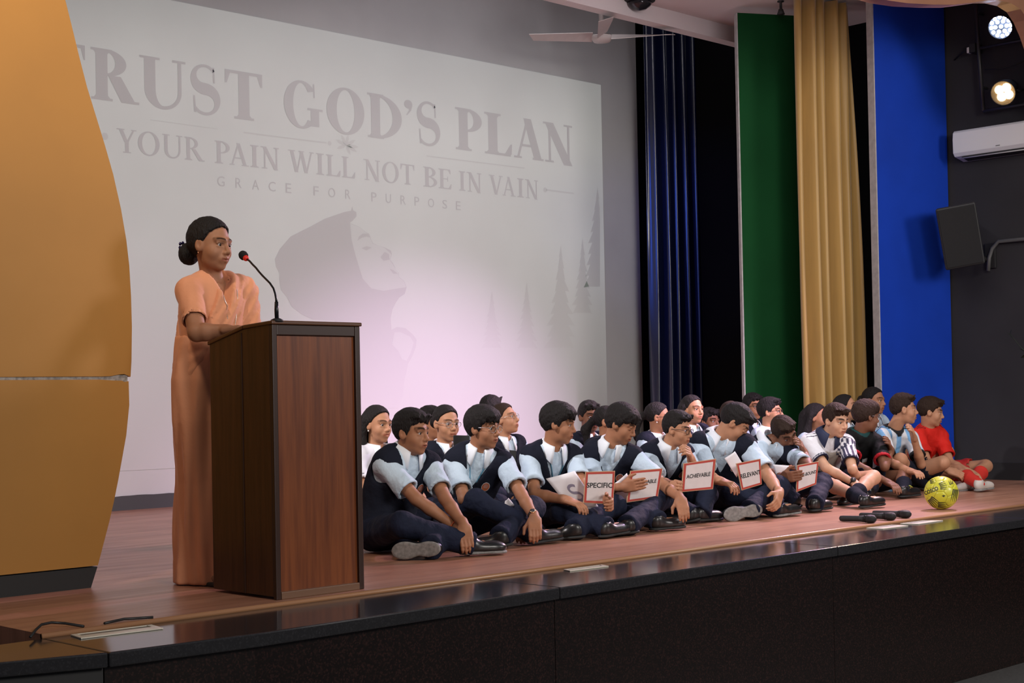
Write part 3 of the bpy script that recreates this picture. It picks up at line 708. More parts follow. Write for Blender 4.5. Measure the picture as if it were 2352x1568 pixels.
c = onX(2203, 540, SWX-.42)
fx = V3(-.80, -.52, -.16); fx /= np.linalg.norm(fx)             # direction the loudspeaker fires
sx = np.cross(fx, V3(0, 0, 1)); sx /= np.linalg.norm(sx); uz = np.cross(sx, fx); uz = unit3(uz+sx*.15); sx = np.cross(fx, uz)
spk = empty('loudspeaker', c, 'black loudspeaker bracketed to the side wall above the red shirt boy', 'loudspeaker')
M_spk = mat('speaker_black', (0.016, 0.016, 0.017), 0.55, bump=.15, bscale=200)
hw_, hh_, hd2 = .17, .27, .15
P = []
for k in (-1, 1):
    P += [c+fx*hd2+sx*hw_*-1+uz*hh_*k, c+fx*hd2+sx*hw_+uz*hh_*k, c-fx*hd2+sx*hw_*.62+uz*hh_*.92*k, c-fx*hd2-sx*hw_*.62+uz*hh_*.92*k]
MB().hexa(P).build('cabinet', M_spk, spk, bevel=.02, seg=3)
MB().obox(c+fx*(hd2+.004), sx, fx, uz, hw_*.90, .006, hh_*.93).build('grille', mat('grille_black', (0.011, 0.011, 0.012), 0.8, bump=.5, bscale=600), spk, bevel=.006)
MB().obox(c-fx*(hd2+.004)+uz*.03, sx, fx, uz, .05, .012, .09).build('rear_plate', M_black, spk)
brc = empty('speaker_bracket', (SWX, c[1], c[2]-.1), 'dark wall bracket and arm holding the loudspeaker', 'bracket')
w0 = onX(2275, 590, SWX-.02)
MB().box(SWX-.03, SWX-.002, w0[1]-.05, w0[1]+.05, w0[2]-.10, w0[2]+.12).build('wall_plate', M_black, brc, bevel=.004)
MB().tube([c-fx*(hd2-.02)-uz*.10, c-fx*(hd2+.08)-uz*.17, w0+V3(0, 0, -.03)], .022, 10).build('arm', M_black, brc, True)
o = MB().tube([onX(2270, 622, SWX-.05), onX(2272, 592, SWX-.05), onX(2279, 570, SWX-.04), onX(2294, 554, SWX-.04), onX(2352, 549, SWX-.04), onX(2450, 542, SWX-.04)], .017, 10).build('cable_conduit', mat('conduit_grey', (0.10, 0.10, 0.10), .5), None, True)
tag(o, 'grey cable conduit bending up from the loudspeaker bracket', 'conduit')
# dark sprig at the right edge: tall potted plant standing beyond the stage end
gp = onX(2470, 1000, 11.6); gp[2] = 0.0
plant = empty('potted_plant', gp, 'dark leafy plant sprig reaching in at the right edge', 'plant')
M_leaf = mat('dark_leaf', (0.012, 0.02, 0.010), 0.6)
MB().lathe(gp, (0, 0, 1), [(0, .09), (.02, .10), (.20, .13), (.21, .135), (.215, .12)], 18).build('pot', mat('pot_dark', (.05, .03, .02), .6), plant, True)
MB().tube([gp+V3(0, 0, .2), onX(2440, 960, 11.6), onX(2395, 860, 11.6), onX(2358, 812, 11.6), onX(2338, 789, 11.6), onX(2318, 766, 11.6)], [.012, .010, .009, .006, .004, .004], 8).build('stem', M_leaf, plant, True)
def leafm(p, d, l, wd):
    p = np.asarray(p); d = d/np.linalg.norm(d); s_ = np.cross(d, V3(.3, -.5, .8)); s_ /= np.linalg.norm(s_)
    return MB().add([p, p+d*l*.4+s_*wd, p+d*l, p+d*l*.4-s_*wd, p+d*l*.4+V3(0, 0, wd*.3)], [(0, 1, 4), (1, 2, 4), (2, 3, 4), (3, 0, 4)])
leafm(onX(2326, 775, 11.6), onX(2306, 757, 11.6)-onX(2326, 775, 11.6), .09, .016).build('bud', M_leaf, plant)
leafm(onX(2320, 768, 11.6), onX(2324, 752, 11.6)-onX(2320, 768, 11.6), .05, .01).build('bud', M_leaf, plant)
for q, e in (((2356, 800), (2346, 768)), ((2358, 808), (2340, 800)), ((2360, 815), (2344, 822)), ((2362, 790), (2352, 760)), ((2380, 840), (2362, 848)), ((2395, 860), (2410, 810)), ((2420, 910), (2440, 870))):
    p, t_ = onX(*q, 11.6), onX(*e, 11.6); leafm(p, t_-p, np.linalg.norm(t_-p), .022).build('leaf', M_leaf, plant)

# ------------------------------------------------------------------ sockets let into the granite lip, cables
M_ivory = mat('ivory_plastic', (0.62, 0.58, 0.48), 0.4)
def socket(corners, label):
    P = [onz(x, y, -.013) for x, y in corners]
    c = sum(P)/4
    r = empty('floor_socket', c, label, 'floor socket', 'sockets let into the granite edge')
    Q = [c+(p-c)*.86 for p in P]; e = V3(0, 0, .004)
    V = [p for p in P]+[p+e for p in P]+[q+e for q in Q]+[q for q in Q]
    Fc = []
    for i in range(4):
        j = (i+1) % 4
        Fc += [(i, j, 4+j, 4+i), (4+i, 4+j, 8+j, 8+i), (8+i, 8+j, 12+j, 12+i)]
    MB().add(V, Fc).build('frame', M_ivory, r)
    MB().prism([q+V3(0, 0, .0005) for q in Q], (0, 0, .001)).build('well', mat('socket_well', (.16, .15, .13), .5), r)
    m_ = [(Q[0]*.5+Q[3]*.5), (Q[1]*.5+Q[2]*.5), Q[2], Q[3]]
    MB().prism([q+V3(0, 0, .0018) for q in m_], (0, 0, .002)).build('cover', M_ivory, r)
socket([(162, 1459), (348, 1436), (375, 1444), (186, 1467)], 'long ivory floor socket in the granite edge near the yellow panel')
socket([(1294, 1309), (1383, 1298), (1398, 1301), (1309, 1312)], 'slim ivory floor socket in the granite edge below the card holders')
socket([(1990, 1213), (2048, 1206), (2086, 1208), (2028, 1215)], 'slim white floor socket in the granite edge below the microphones')
socket([(2068, 1203), (2120, 1196), (2166, 1196), (2110, 1204)], 'white floor socket in the granite edge below the yellow ball')
M_cab = mat('cable_black', (0.012, 0.012, 0.012), 0.5)
P = [onz(x, y, z) for x, y, z in ((70, 1462, .002), (82, 1446, .006), (95, 1434, .02), (118, 1429, .02), (150, 1431, .012), (192, 1438, .006))]
o = MB().tube(P, .005, 8).build('cable', M_cab, None, True); tag(o, 'thin black cable looping over the stage corner', 'cable')
P = [onz(x, y, .006) for x, y in ((240, 1431), (262, 1426), (285, 1421), (320, 1419), (352, 1417))]
o = MB().tube(P, .005, 8).build('cable', M_cab, None, True); tag(o, 'short black cable lying straight on the wooden floor edge', 'cable')

# ------------------------------------------------------------------ handheld microphones
def hand_mic(p0, p1, label):
    a, b = onz(*p0, .024), onz(*p1, .026)
    a[2], b[2] = .0185, .0265
    u = (b-a)/np.linalg.norm(b-a); L = np.linalg.norm(b-a)
    r = empty('handheld_microphone', (a[0], a[1], 0), label, 'microphone', 'handheld microphones on the stage')
    MB().lathe(a, u, [(0, .012), (.004, .0165), (.02, .018), (L*.55, .0185), (L*.70, .0205)], 18).build('handle', M_black, r, True)
    MB().lathe(a, u, [(L*.70, .022), (L*.74, .0225)], 18).build('collar', M_met, r, True)
    MB().lathe(a, u, [(L*.74, .0215), (L*.79, .0255), (L*.86, .0265), (L*.94, .0235), (L*.985, .013), (L, .002)], 18).build('grille', mat('mic_grille', (0.014, 0.014, 0.015), 0.45, metal=.3, bump=.5, bscale=500), r, True)
hand_mic((1930, 1188), (2012, 1192), 'black handheld microphone lying leftmost of three near the edge')
hand_mic((1976, 1181), (2057, 1186), 'black handheld microphone lying in the middle of three')
hand_mic((2006, 1176), (2092, 1181), 'black handheld microphone nearest the ball of the three')

# ------------------------------------------------------------------ football
bc = onz(2162, 1170, 0.0); BR = .111; bc = V3(bc[0], bc[1]+.02, BR)
q = CP+ray(2162, 1137)*(depth_of(bc)); bc = V3(q[0], q[1], BR)
ball = empty('football', (bc[0], bc[1], 0), 'yellow football with black printed marks near the stage edge', 'ball')
gr = (1+sqrt(5))/2
ico = [V3(*v)/np.linalg.norm(v) for v in ([(-1, gr, 0), (1, gr, 0), (-1, -gr, 0), (1, -gr, 0), (0, -1, gr), (0, 1, gr), (0, -1, -gr), (0, 1, -gr), (gr, 0, -1), (gr, 0, 1), (-gr, 0, -1), (-gr, 0, 1)])]
rz = Matrix.Rotation(.5, 3, 'X') @ Matrix.Rotation(.9, 3, 'Z')
ico = [np.array(rz @ Vector(v)) for v in ico]
el = min(np.linalg.norm(ico[0]-v) for v in ico[1:])
nb = [[j for j in range(12) if j != i and abs(np.linalg.norm(ico[i]-ico[j])-el) < 1e-3] for i in range(12)]
panels = []
for i in range(12): panels.append([ico[i]*2/3+ico[j]/3 for j in nb[i]])
for i in range(12):
    for j in nb[i]:
        for k in nb[i]:
            if i < j < k and k in nb[j]:
                panels.append([ico[a]*2/3+ico[b]/3 for a in (i, j, k) for b in (i, j, k) if a != b])
M_ball = mat('ball_yellow', (0.56, 0.55, 0.035), 0.38, var=.08, vscale=20, coat=.2)
M_seam = mat('ball_seam', (0.42, 0.40, 0.03), 0.6)
MB().lathe(bc, (0, 0, 1), [(-BR*.985*cos(t), BR*.985*sin(t)) for t in np.linspace(.02, pi-.02, 22)], 32).build('seam_core', M_seam, ball, True)
for P in panels:
    c = sum(P)/len(P); cn = c/np.linalg.norm(c)
    a = np.cross(cn, V3(.2, .5, .8)); a /= np.linalg.norm(a); b = np.cross(cn, a)
    P = sorted(P, key=lambda p: math.atan2((p-c)@b, (p-c)@a))
    ring_ = []
    for p, p2 in zip(P, P[1:]+P[:1]):
        for t in (0, .25, .5, .75): ring_.append(p*(1-t)+p2*t)
    V = [cn*BR]; n = len(ring_)
    for f, rr in ((.35, 1), (.68, 1), (.95, .9995), (.988, .986)):
        for p in ring_:
            d_ = c+(p-c)*f; V.append(d_/np.linalg.norm(d_)*BR*rr)
    Fc = [(0, 1+i, 1+(i+1) % n) for i in range(n)]
    for k in range(3):
        for i in range(n): Fc.append((1+k*n+i, 1+(k+1)*n+i, 1+(k+1)*n+(i+1) % n, 1+k*n+(i+1) % n))
    mesh_py('panel', [bc+v for v in V], Fc, M_ball, ball, True)
M_print = mat('ball_print', (0.02, 0.022, 0.015), 0.5)
bf = CP-bc; bf /= np.linalg.norm(bf); brt = np.cross(V3(0, 0, 1), bf); brt /= np.linalg.norm(brt); bup = np.cross(bf, brt)
def on_ball(u, v, rr=1.009):
    """u, v in radii on the side that faces the hall"""
    rr_ = math.hypot(u, v); u, v = (u, v) if rr_ < .985 else (u*.985/rr_, v*.985/rr_); w_ = sqrt(max(0, 1-u*u-v*v)); return bc+(brt*u+bup*v+bf*w_)*BR*rr
def ball_decal(name, polys, m=M_print):
    V = []; Fc = []
    for p in polys:
        k = len(V); V += [on_ball(*q) for q in p]; Fc.append(tuple(range(k, k+len(p))))
    return mesh_py(name, V, Fc, m, ball)
v, f = fit_text('COSCO', .86, .24, 1.0, .03)
ct, st = cos(.38), sin(.38)
lst = [(min(.98, q[0]*ct-q[1]*st-.58), q[0]*st+q[1]*ct+.12) for q in v]
lst = [(max(u, -.985), w_) for u, w_ in lst]
mesh_py('ball_lettering', [on_ball(u*.985, w_) for u, w_ in lst], f, M_print, ball)
def burst(u, v_, ang, l, n=4, spread=.5, wd=.035):
    out = []
    for k in range(n):
        a = ang+spread*(k-(n-1)/2)/max(1, n-1)
        d_ = (cos(a), sin(a)); s_ = (-sin(a), cos(a)); o_ = (u+s_[0]*(k-(n-1)/2)*.075, v_+s_[1]*(k-(n-1)/2)*.075)
        pt = lambda t, w__: (o_[0]+d_[0]*l*t+s_[0]*w__, o_[1]+d_[1]*l*t+s_[1]*w__)
        for i in range(6):
            t0, t1 = i/6, (i+1)/6
            out.append([pt(t0, wd*(1-t0**2)), pt(t0, -wd*.3*(1-t0)), pt(t1, -wd*.3*(1-t1)), pt(t1, wd*(1-t1**2)+.001)])
    return out
for q in (burst(-.05, .36, .25, .42, 5, .5, .045), burst(-.62, .66, .35, .30, 4, .4, .045), burst(-.66, -.36, -.78, .62, 5, .3, .05), burst(.80, .20, -1.75, .80, 4, .12, .045), burst(.62, .50, 1.9, .30, 3, .2, .04), burst(-.2, -.72, -.1, .55, 4, .2, .045), [[(.02, -.18), (.12, -.14), (.24, -.16), (.14, -.26)]]): ball_decal('ball_print', q)
# ------------------------------------------------------------------ bodies: distance fields turned into smooth meshes
class Field:
    def __init__(s, lo, hi, h):
        s.lo = np.asarray(lo, float); s.h = h
        n = np.ceil((np.asarray(hi, float)-s.lo)/h).astype(int)+1
        s.n = n; s.ax = [s.lo[i]+h*np.arange(n[i]) for i in range(3)]
        s.d = np.full(tuple(n), 1.0, np.float32)
    def win(s, lo, hi):
        a = np.maximum(np.floor((np.asarray(lo)-s.lo)/s.h).astype(int), 0)
        b = np.minimum(np.ceil((np.asarray(hi)-s.lo)/s.h).astype(int)+1, s.n)
        if (b <= a).any(): return None, None
        sl = tuple(slice(a[i], b[i]) for i in range(3))
        X = s.ax[0][a[0]:b[0]][:, None, None]; Y = s.ax[1][a[1]:b[1]][None, :, None]; Z = s.ax[2][a[2]:b[2]][None, None, :]
        return sl, (X, Y, Z)
    def add(s, prim, k=0.02):
        lo, hi, fn = prim; m = k+2.5*s.h
        sl, P = s.win(lo-m, hi+m)
        if sl is None: return s
        b = fn(*P); a = s.d[sl]
        h = np.clip(.5+.5*(b-a)/k, 0, 1)
        s.d[sl] = b*(1-h)+a*h-k*h*(1-h)
        return s
    def cut(s, prim, k=0.006):
        lo, hi, fn = prim; m = k+2.5*s.h
        sl, P = s.win(lo-m, hi+m)
        if sl is None: return s
        b = -fn(*P); a = s.d[sl]
        h = np.clip(.5-.5*(b-a)/k, 0, 1)
        s.d[sl] = b*(1-h)+a*h+k*h*(1-h)
        return s
    def grid(s): return s.ax[0][:, None, None], s.ax[1][None, :, None], s.ax[2][None, None, :]
    def keep(s, val, k=0.006):
        """intersection with val < 0 over the whole grid"""
        a = s.d; b = np.broadcast_to(val, a.shape)
        h = np.clip(.5-.5*(b-a)/k, 0, 1)
        s.d = (b*(1-h)+a*h+k*h*(1-h)).astype(np.float32)
        return s
    def wrinkle(s, amp, fr, seed=0):
        rg = np.random.default_rng(seed); X, Y, Z = s.grid(); o = 0
        for i in range(4):
            k = rg.normal(size=3); k = k/np.linalg.norm(k)*fr*(1+.7*i)
            o = o+np.sin(k[0]*X+k[1]*Y+k[2]*Z+rg.uniform(0, 6.28)+1.5*np.sin(k[1]*.4*X-k[0]*.4*Z))/(1+.6*i)
        s.d = (s.d+amp*o/2.2).astype(np.float32)
        return s
    def mesh(s):
        d = s.d; sg = d < 0
        c = [sg[i:d.shape[0]-1+i, j:d.shape[1]-1+j, k:d.shape[2]-1+k] for i in (0, 1) for j in (0, 1) for k in (0, 1)]
        al = c[0]; an = c[0]
        for q in c[1:]: al = al & q; an = an | q
        act = an & ~al
        idx = np.argwhere(act)
        if len(idx) == 0: return np.zeros((0, 3)), np.zeros((0, 4), int)
        off = [(i, j, k) for i in (0, 1) for j in (0, 1) for k in (0, 1)]
        val = [d[idx[:, 0]+o[0], idx[:, 1]+o[1], idx[:, 2]+o[2]].astype(float) for o in off]
        acc = np.zeros((len(idx), 3)); cnt = np.zeros(len(idx))
        for a in range(8):
            for b in range(a+1, 8):
                df = np.array(off[b])-np.array(off[a])
                if abs(df).sum() != 1: continue
                m = (val[a] < 0) != (val[b] < 0)
                t = val[a][m]/(val[a][m]-val[b][m])
                acc[m] += np.array(off[a])+t[:, None]*df; cnt[m] += 1
        V = s.lo+(idx+acc/cnt[:, None])*s.h
        vid = np.full(act.shape, -1, np.int64); vid[act] = np.arange(len(idx))
        Q = []
        for ax in range(3):
            n = d.shape
            o1, o2 = (ax+1) % 3, (ax+2) % 3
            sl0 = [slice(1, n[0]-1), slice(1, n[1]-1), slice(1, n[2]-1)]; sl0[ax] = slice(0, n[ax]-1)
            sl1 = list(sl0); sl1[ax] = slice(1, n[ax])
            A, B = sg[tuple(sl0)], sg[tuple(sl1)]
            e = np.argwhere(A != B)
            if len(e) == 0: continue
            inside = A[e[:, 0], e[:, 1], e[:, 2]]
            base = e.copy(); base[:, o1] += 1; base[:, o2] += 1
            def cell(u, v):
                q = base.copy(); q[:, o1] += u; q[:, o2] += v
                return vid[q[:, 0], q[:, 1], q[:, 2]]
            q = np.stack([cell(-1, -1), cell(0, -1), cell(0, 0), cell(-1, 0)], 1)
            q[~inside] = q[~inside][:, ::-1]
            Q.append(q)
        return V, np.concatenate(Q)

def rc(a, b, ra, rb):
    a, b = np.asarray(a, float), np.asarray(b, float)
    ab = b-a; L2 = max(ab@ab, 1e-9)
    def fn(X, Y, Z):
        x, y, z = X-a[0], Y-a[1], Z-a[2]
        t = np.clip((x*ab[0]+y*ab[1]+z*ab[2])/L2, 0, 1)
        return np.sqrt((x-t*ab[0])**2+(y-t*ab[1])**2+(z-t*ab[2])**2)-(ra+(rb-ra)*t)
    return np.minimum(a-ra, b-rb), np.maximum(a+ra, b+rb), fn
I3 = np.eye(3)
def ell(c, r, A=I3):
    c, r, A = np.asarray(c, float), np.asarray(r, float), np.asarray(A, float)
    ext = np.sqrt(((A*r[:, None])**2).sum(0))
    def fn(X, Y, Z):
        x, y, z = X-c[0], Y-c[1], Z-c[2]
        l = [(A[i, 0]*x+A[i, 1]*y+A[i, 2]*z) for i in range(3)]
        k0 = np.sqrt(sum((l[i]/r[i])**2 for i in range(3))); k1 = np.sqrt(sum((l[i]/r[i]**2)**2 for i in range(3)))
        return k0*(k0-1)/(k1+1e-9)
    return c-ext, c+ext, fn
def rbox(c, half, rd, A=I3):
    c, half, A = np.asarray(c, float), np.asarray(half, float), np.asarray(A, float)
    ext = np.abs(A*half[:, None]).sum(0)
    def fn(X, Y, Z):
        x, y, z = X-c[0], Y-c[1], Z-c[2]
        q = [np.abs(A[i, 0]*x+A[i, 1]*y+A[i, 2]*z)-(half[i]-rd) for i in range(3)]
        out = np.sqrt(sum(np.maximum(v, 0)**2 for v in q))
        return out+np.minimum(np.maximum(np.maximum(q[0], q[1]), q[2]), 0)-rd
    return c-ext, c+ext, fn
def beyond(p, d, r, l=.2):
    """everything past the point p along d, within r of the axis"""
    p, d = np.asarray(p, float), np.asarray(d, float); d = d/np.linalg.norm(d)
    def fn(X, Y, Z):
        x, y, z = X-p[0], Y-p[1], Z-p[2]
        t = x*d[0]+y*d[1]+z*d[2]
        pr = np.sqrt(np.maximum(x*x+y*y+z*z-t*t, 0))
        return np.maximum(np.maximum(-t, pr-r), t-l)
    e = np.abs(d)*l+r
    return p-e, p+e, fn
unit = lambda v: np.asarray(v, float)/(np.linalg.norm(v)+1e-12)
def patch_join(parts):
    V = []; Q = []; k = 0; C = []
    for v, q, c in parts:
        V.append(v); Q.append(q+k); k += len(v); C.append(c if c is not None else np.zeros((len(v), 3)))
    return np.concatenate(V), np.concatenate(Q), np.concatenate(C)

def skin_mat(name, col):
    if name in MATS: return MATS[name]
    m = bpy.data.materials.new(name); m.use_nodes = True; nt = m.node_tree; L = nt.links.new
    b = nt.nodes['Principled BSDF']; b.inputs['Roughness'].default_value = 0.55; b.inputs['Specular IOR Level'].default_value = 0.3
    b.inputs['Subsurface Weight'].default_value = 0.12; b.inputs['Subsurface Radius'].default_value = (0.012, 0.005, 0.003); b.inputs['Subsurface Scale'].default_value = 0.5
    a = _n(nt, 'ShaderNodeAttribute'); a.attribute_name = 'print'
    sp = _n(nt, 'ShaderNodeSeparateColor'); L(a.outputs['Color'], sp.inputs['Color'])
    tc = _n(nt, 'ShaderNodeTexCoord'); nz = _n(nt, 'ShaderNodeTexNoise'); nz.inputs['Scale'].default_value = 30; L(tc.outputs['Object'], nz.inputs['Vector'])
    m0 = _n(nt, 'ShaderNodeMix', data_type='RGBA'); m0.inputs['A'].default_value = (*[c*.88 for c in col], 1); m0.inputs['B'].default_value = (*[min(1, c*1.1) for c in col], 1); L(nz.outputs['Fac'], m0.inputs['Factor'])
    m1 = _n(nt, 'ShaderNodeMix', data_type='RGBA'); m1.inputs['B'].default_value = (col[0]*.72, col[1]*.42, col[2]*.42, 1); L(sp.outputs['Green'], m1.inputs['Factor']); L(m0.outputs['Result'], m1.inputs['A'])
    m2 = _n(nt, 'ShaderNodeMix', data_type='RGBA'); m2.inputs['B'].default_value = (0.012, 0.008, 0.007, 1); L(sp.outputs['Red'], m2.inputs['Factor']); L(m1.outputs['Result'], m2.inputs['A'])
    L(m2.outputs['Result'], b.inputs['Base Color'])
    sm = _n(nt, 'ShaderNodeMapRange'); sm.inputs['To Min'].default_value = 0.3; sm.inputs['To Max'].default_value = 0.0; L(sp.outputs['Red'], sm.inputs['Value']); L(sm.outputs['Result'], b.inputs['Specular IOR Level'])
    MATS[name] = m
    return m
SKIN = {'fair': (0.56, 0.315, 0.205), 'mid': (0.43, 0.215, 0.125), 'tan': (0.34, 0.155, 0.085), 'deep': (0.19, 0.082, 0.046)}
M_hair = mat('hair_black', (0.009, 0.007, 0.007), 0.65, bump=1.0, bscale=160, stretch=(1, 1, .3), spec=.25)
M_hairb = mat('hair_dark_brown', (0.026, 0.014, 0.009), 0.68, bump=1.0, bscale=160, stretch=(1, 1, .3), spec=.2)
def eye_material():
    m = bpy.data.materials.new('eye'); m.use_nodes = True; nt = m.node_tree; L = nt.links.new
    b = nt.nodes['Principled BSDF']; b.inputs['Roughness'].default_value = 0.12
    tc = _n(nt, 'ShaderNodeTexCoord'); sx_ = _n(nt, 'ShaderNodeSeparateXYZ'); L(tc.outputs['Object'], sx_.inputs['Vector'])
    cr_ = _n(nt, 'ShaderNodeValToRGB'); cr_.color_ramp.elements[0].position = .80; cr_.color_ramp.elements[0].color = (0.42, 0.38, 0.36, 1)
    e = cr_.color_ramp.elements[1]; e.position = .83; e.color = (0.018, 0.009, 0.006, 1)
    mr = _n(nt, 'ShaderNodeMapRange'); mr.inputs['From Min'].default_value = 0; mr.inputs['From Max'].default_value = .0128
    L(sx_.outputs['Y'], mr.inputs['Value']); L(mr.outputs['Result'], cr_.inputs['Fac']); L(cr_.outputs['Color'], b.inputs['Base Color'])
    return m
M_eye = eye_material()
eb = MB().lathe((0, 0, 0), (0, 1, 0), [(-.0128*cos(t), .0128*sin(t)) for t in np.linspace(.05, pi-.05, 10)], 14)
_e = eb.build('eye', M_eye, None, True); EYE_ME = _e.data; bpy.data.objects.remove(_e, do_unlink=True)

# ------------------------------------------------------------------ head
def frame(yaw, pitch, roll=0):
    """rows: right, forward, up of a head turned yaw degrees from facing the camera towards image right"""
    n = -unit(V3(cd[0], cd[1], 0)); r = cr0
    y, p = radians(yaw), radians(pitch)
    f = unit((n*cos(y)+r*sin(y))*cos(p)+V3(0, 0, 1)*sin(p))
    x = unit(np.cross(f, V3(0, 0, 1))); u = np.cross(x, f)
    a = radians(roll); x2 = x*cos(a)+u*sin(a); u2 = u*cos(a)-x*sin(a)
    return np.array([x2, f, u2])
GL = lambda v: 1/(1+np.exp(-v))
def head_patch(c, A, s, neck, h, jaw=1.0, smile=0, female=False, lids=False, cheek=1.0):
    nl = (A @ (neck-c))/s                                     # neck base in head units
    F_ = Field((-.105, -.125, min(-.15, nl[2]-.06)), (.105, .125, .13), h/s)
    if nl[1]-.07 < -.125 or nl[1]+.07 > .125:
        F_ = Field((min(-.105, nl[0]-.07), min(-.125, nl[1]-.07), min(-.15, nl[2]-.06)), (max(.105, nl[0]+.07), max(.125, nl[1]+.07), .13), h/s)
    f = F_
    f.add(ell((0, -.014, .030), (.071, .090, .080)), .01)
    f.add(ell((0, .022, -.030), (.0585*cheek, .062, .078)), .03)
    f.add(ell((0, .026, -.072), (.044*jaw, .046, .036)), .025)
    f.add(ell((0, .062, -.096), (.018*jaw, .016, .014)), .02)
    for sg in (-1, 1):
        f.add(ell((sg*.036*cheek, .050, -.034), (.024, .024, .026)), .02)
        f.add(rc((sg*.012, .081, .022), (sg*.046, .066, .022), .009, .008), .014)
        f.cut(ell((sg*.031, .090, .003), (.017, .015, .0105)), .012)
    f.add(rc((0, .078, .014), (0, .099, -.026), .0065, .0095), .012)
    f.add(ell((0, .098, -.030), (.0105, .0105, .0095)), .008)
    for sg in (-1, 1): f.add(ell((sg*.0125, .089, -.034), (.0075, .009, .007)), .008)
    f.add(ell((0, .076, -.060), (.027, .014, .018)), .018)
    w_ = .021+.006*smile
    for sg in (-1, 1):
        f.add(rc((0, .090, -.0575), (sg*w_, .078, -.0605+.006*smile), .0048, .003), .006)
        f.add(rc((0, .0885, -.069), (sg*w_*.85, .078, -.0645+.006*smile), .0058, .003), .006)
    f.cut(rbox((0, .094, -.0632+.002*smile), (w_, .008, .0012+.002*smile), .0008), .003)
    for sg in (-1, 1):
        f.add(ell((sg*.0735, -.006, -.006), (.0095, .020, .030), np.array([[cos(sg*.35), sin(sg*.35), 0], [-sin(sg*.35), cos(sg*.35), 0], [0, 0, 1]])), .008)
        f.cut(ell((sg*.084, .000, -.002), (.007, .010, .016)), .005)
        if lids:
            f.add(ell((sg*.031, .0735, .004), (.0150, .0125, .0125)), .005)
        else:                                                # upper and lower lids around the eyeball
            f.add(rc((sg*.018, .077, .0070), (sg*.044, .072, .0068), .0050, .0044), .006)
            f.add(rc((sg*.019, .0765, -.0070), (sg*.043, .0715, -.0062), .0040, .0036), .006)
    f.add(rc((0, -.022, -.045), nl, .050 if not female else .045, .056 if not female else .050), .02)
    V, Q = f.mesh()
    x, y, z = V[:, 0], V[:, 1], V[:, 2]
    ax_ = np.abs(x)
    by = .0245+.004*(1-((ax_-.032)/.022)**2)
    brow = GL((.022-np.abs(ax_-.031))/.002)*GL(((.0062 if not female else .0046)-np.abs(z-by))/.0012)*(y > .05)
    lash = GL((.0150-np.abs(ax_-.031))/.0015)*GL((.0022-np.abs(z-.0085))/.0009)*(y > .06)*.8
    lip = GL((w_+.001-ax_)/.0015)*GL((.0078-np.abs(z+.0632-.003*smile))/.0015)*(y > .066)
    mouth = GL((w_-ax_)/.002)*GL((.0016-np.abs(z+.0632-.002*smile))/.0008)*(y > .07)*(.75 if not smile else .2)
    dark = np.clip(brow*.97+lash*1.2+mouth, 0, 1)
    C = np.stack([dark, lip*.9, np.zeros_like(dark)], 1)
    return c+(V*s) @ A, Q, C
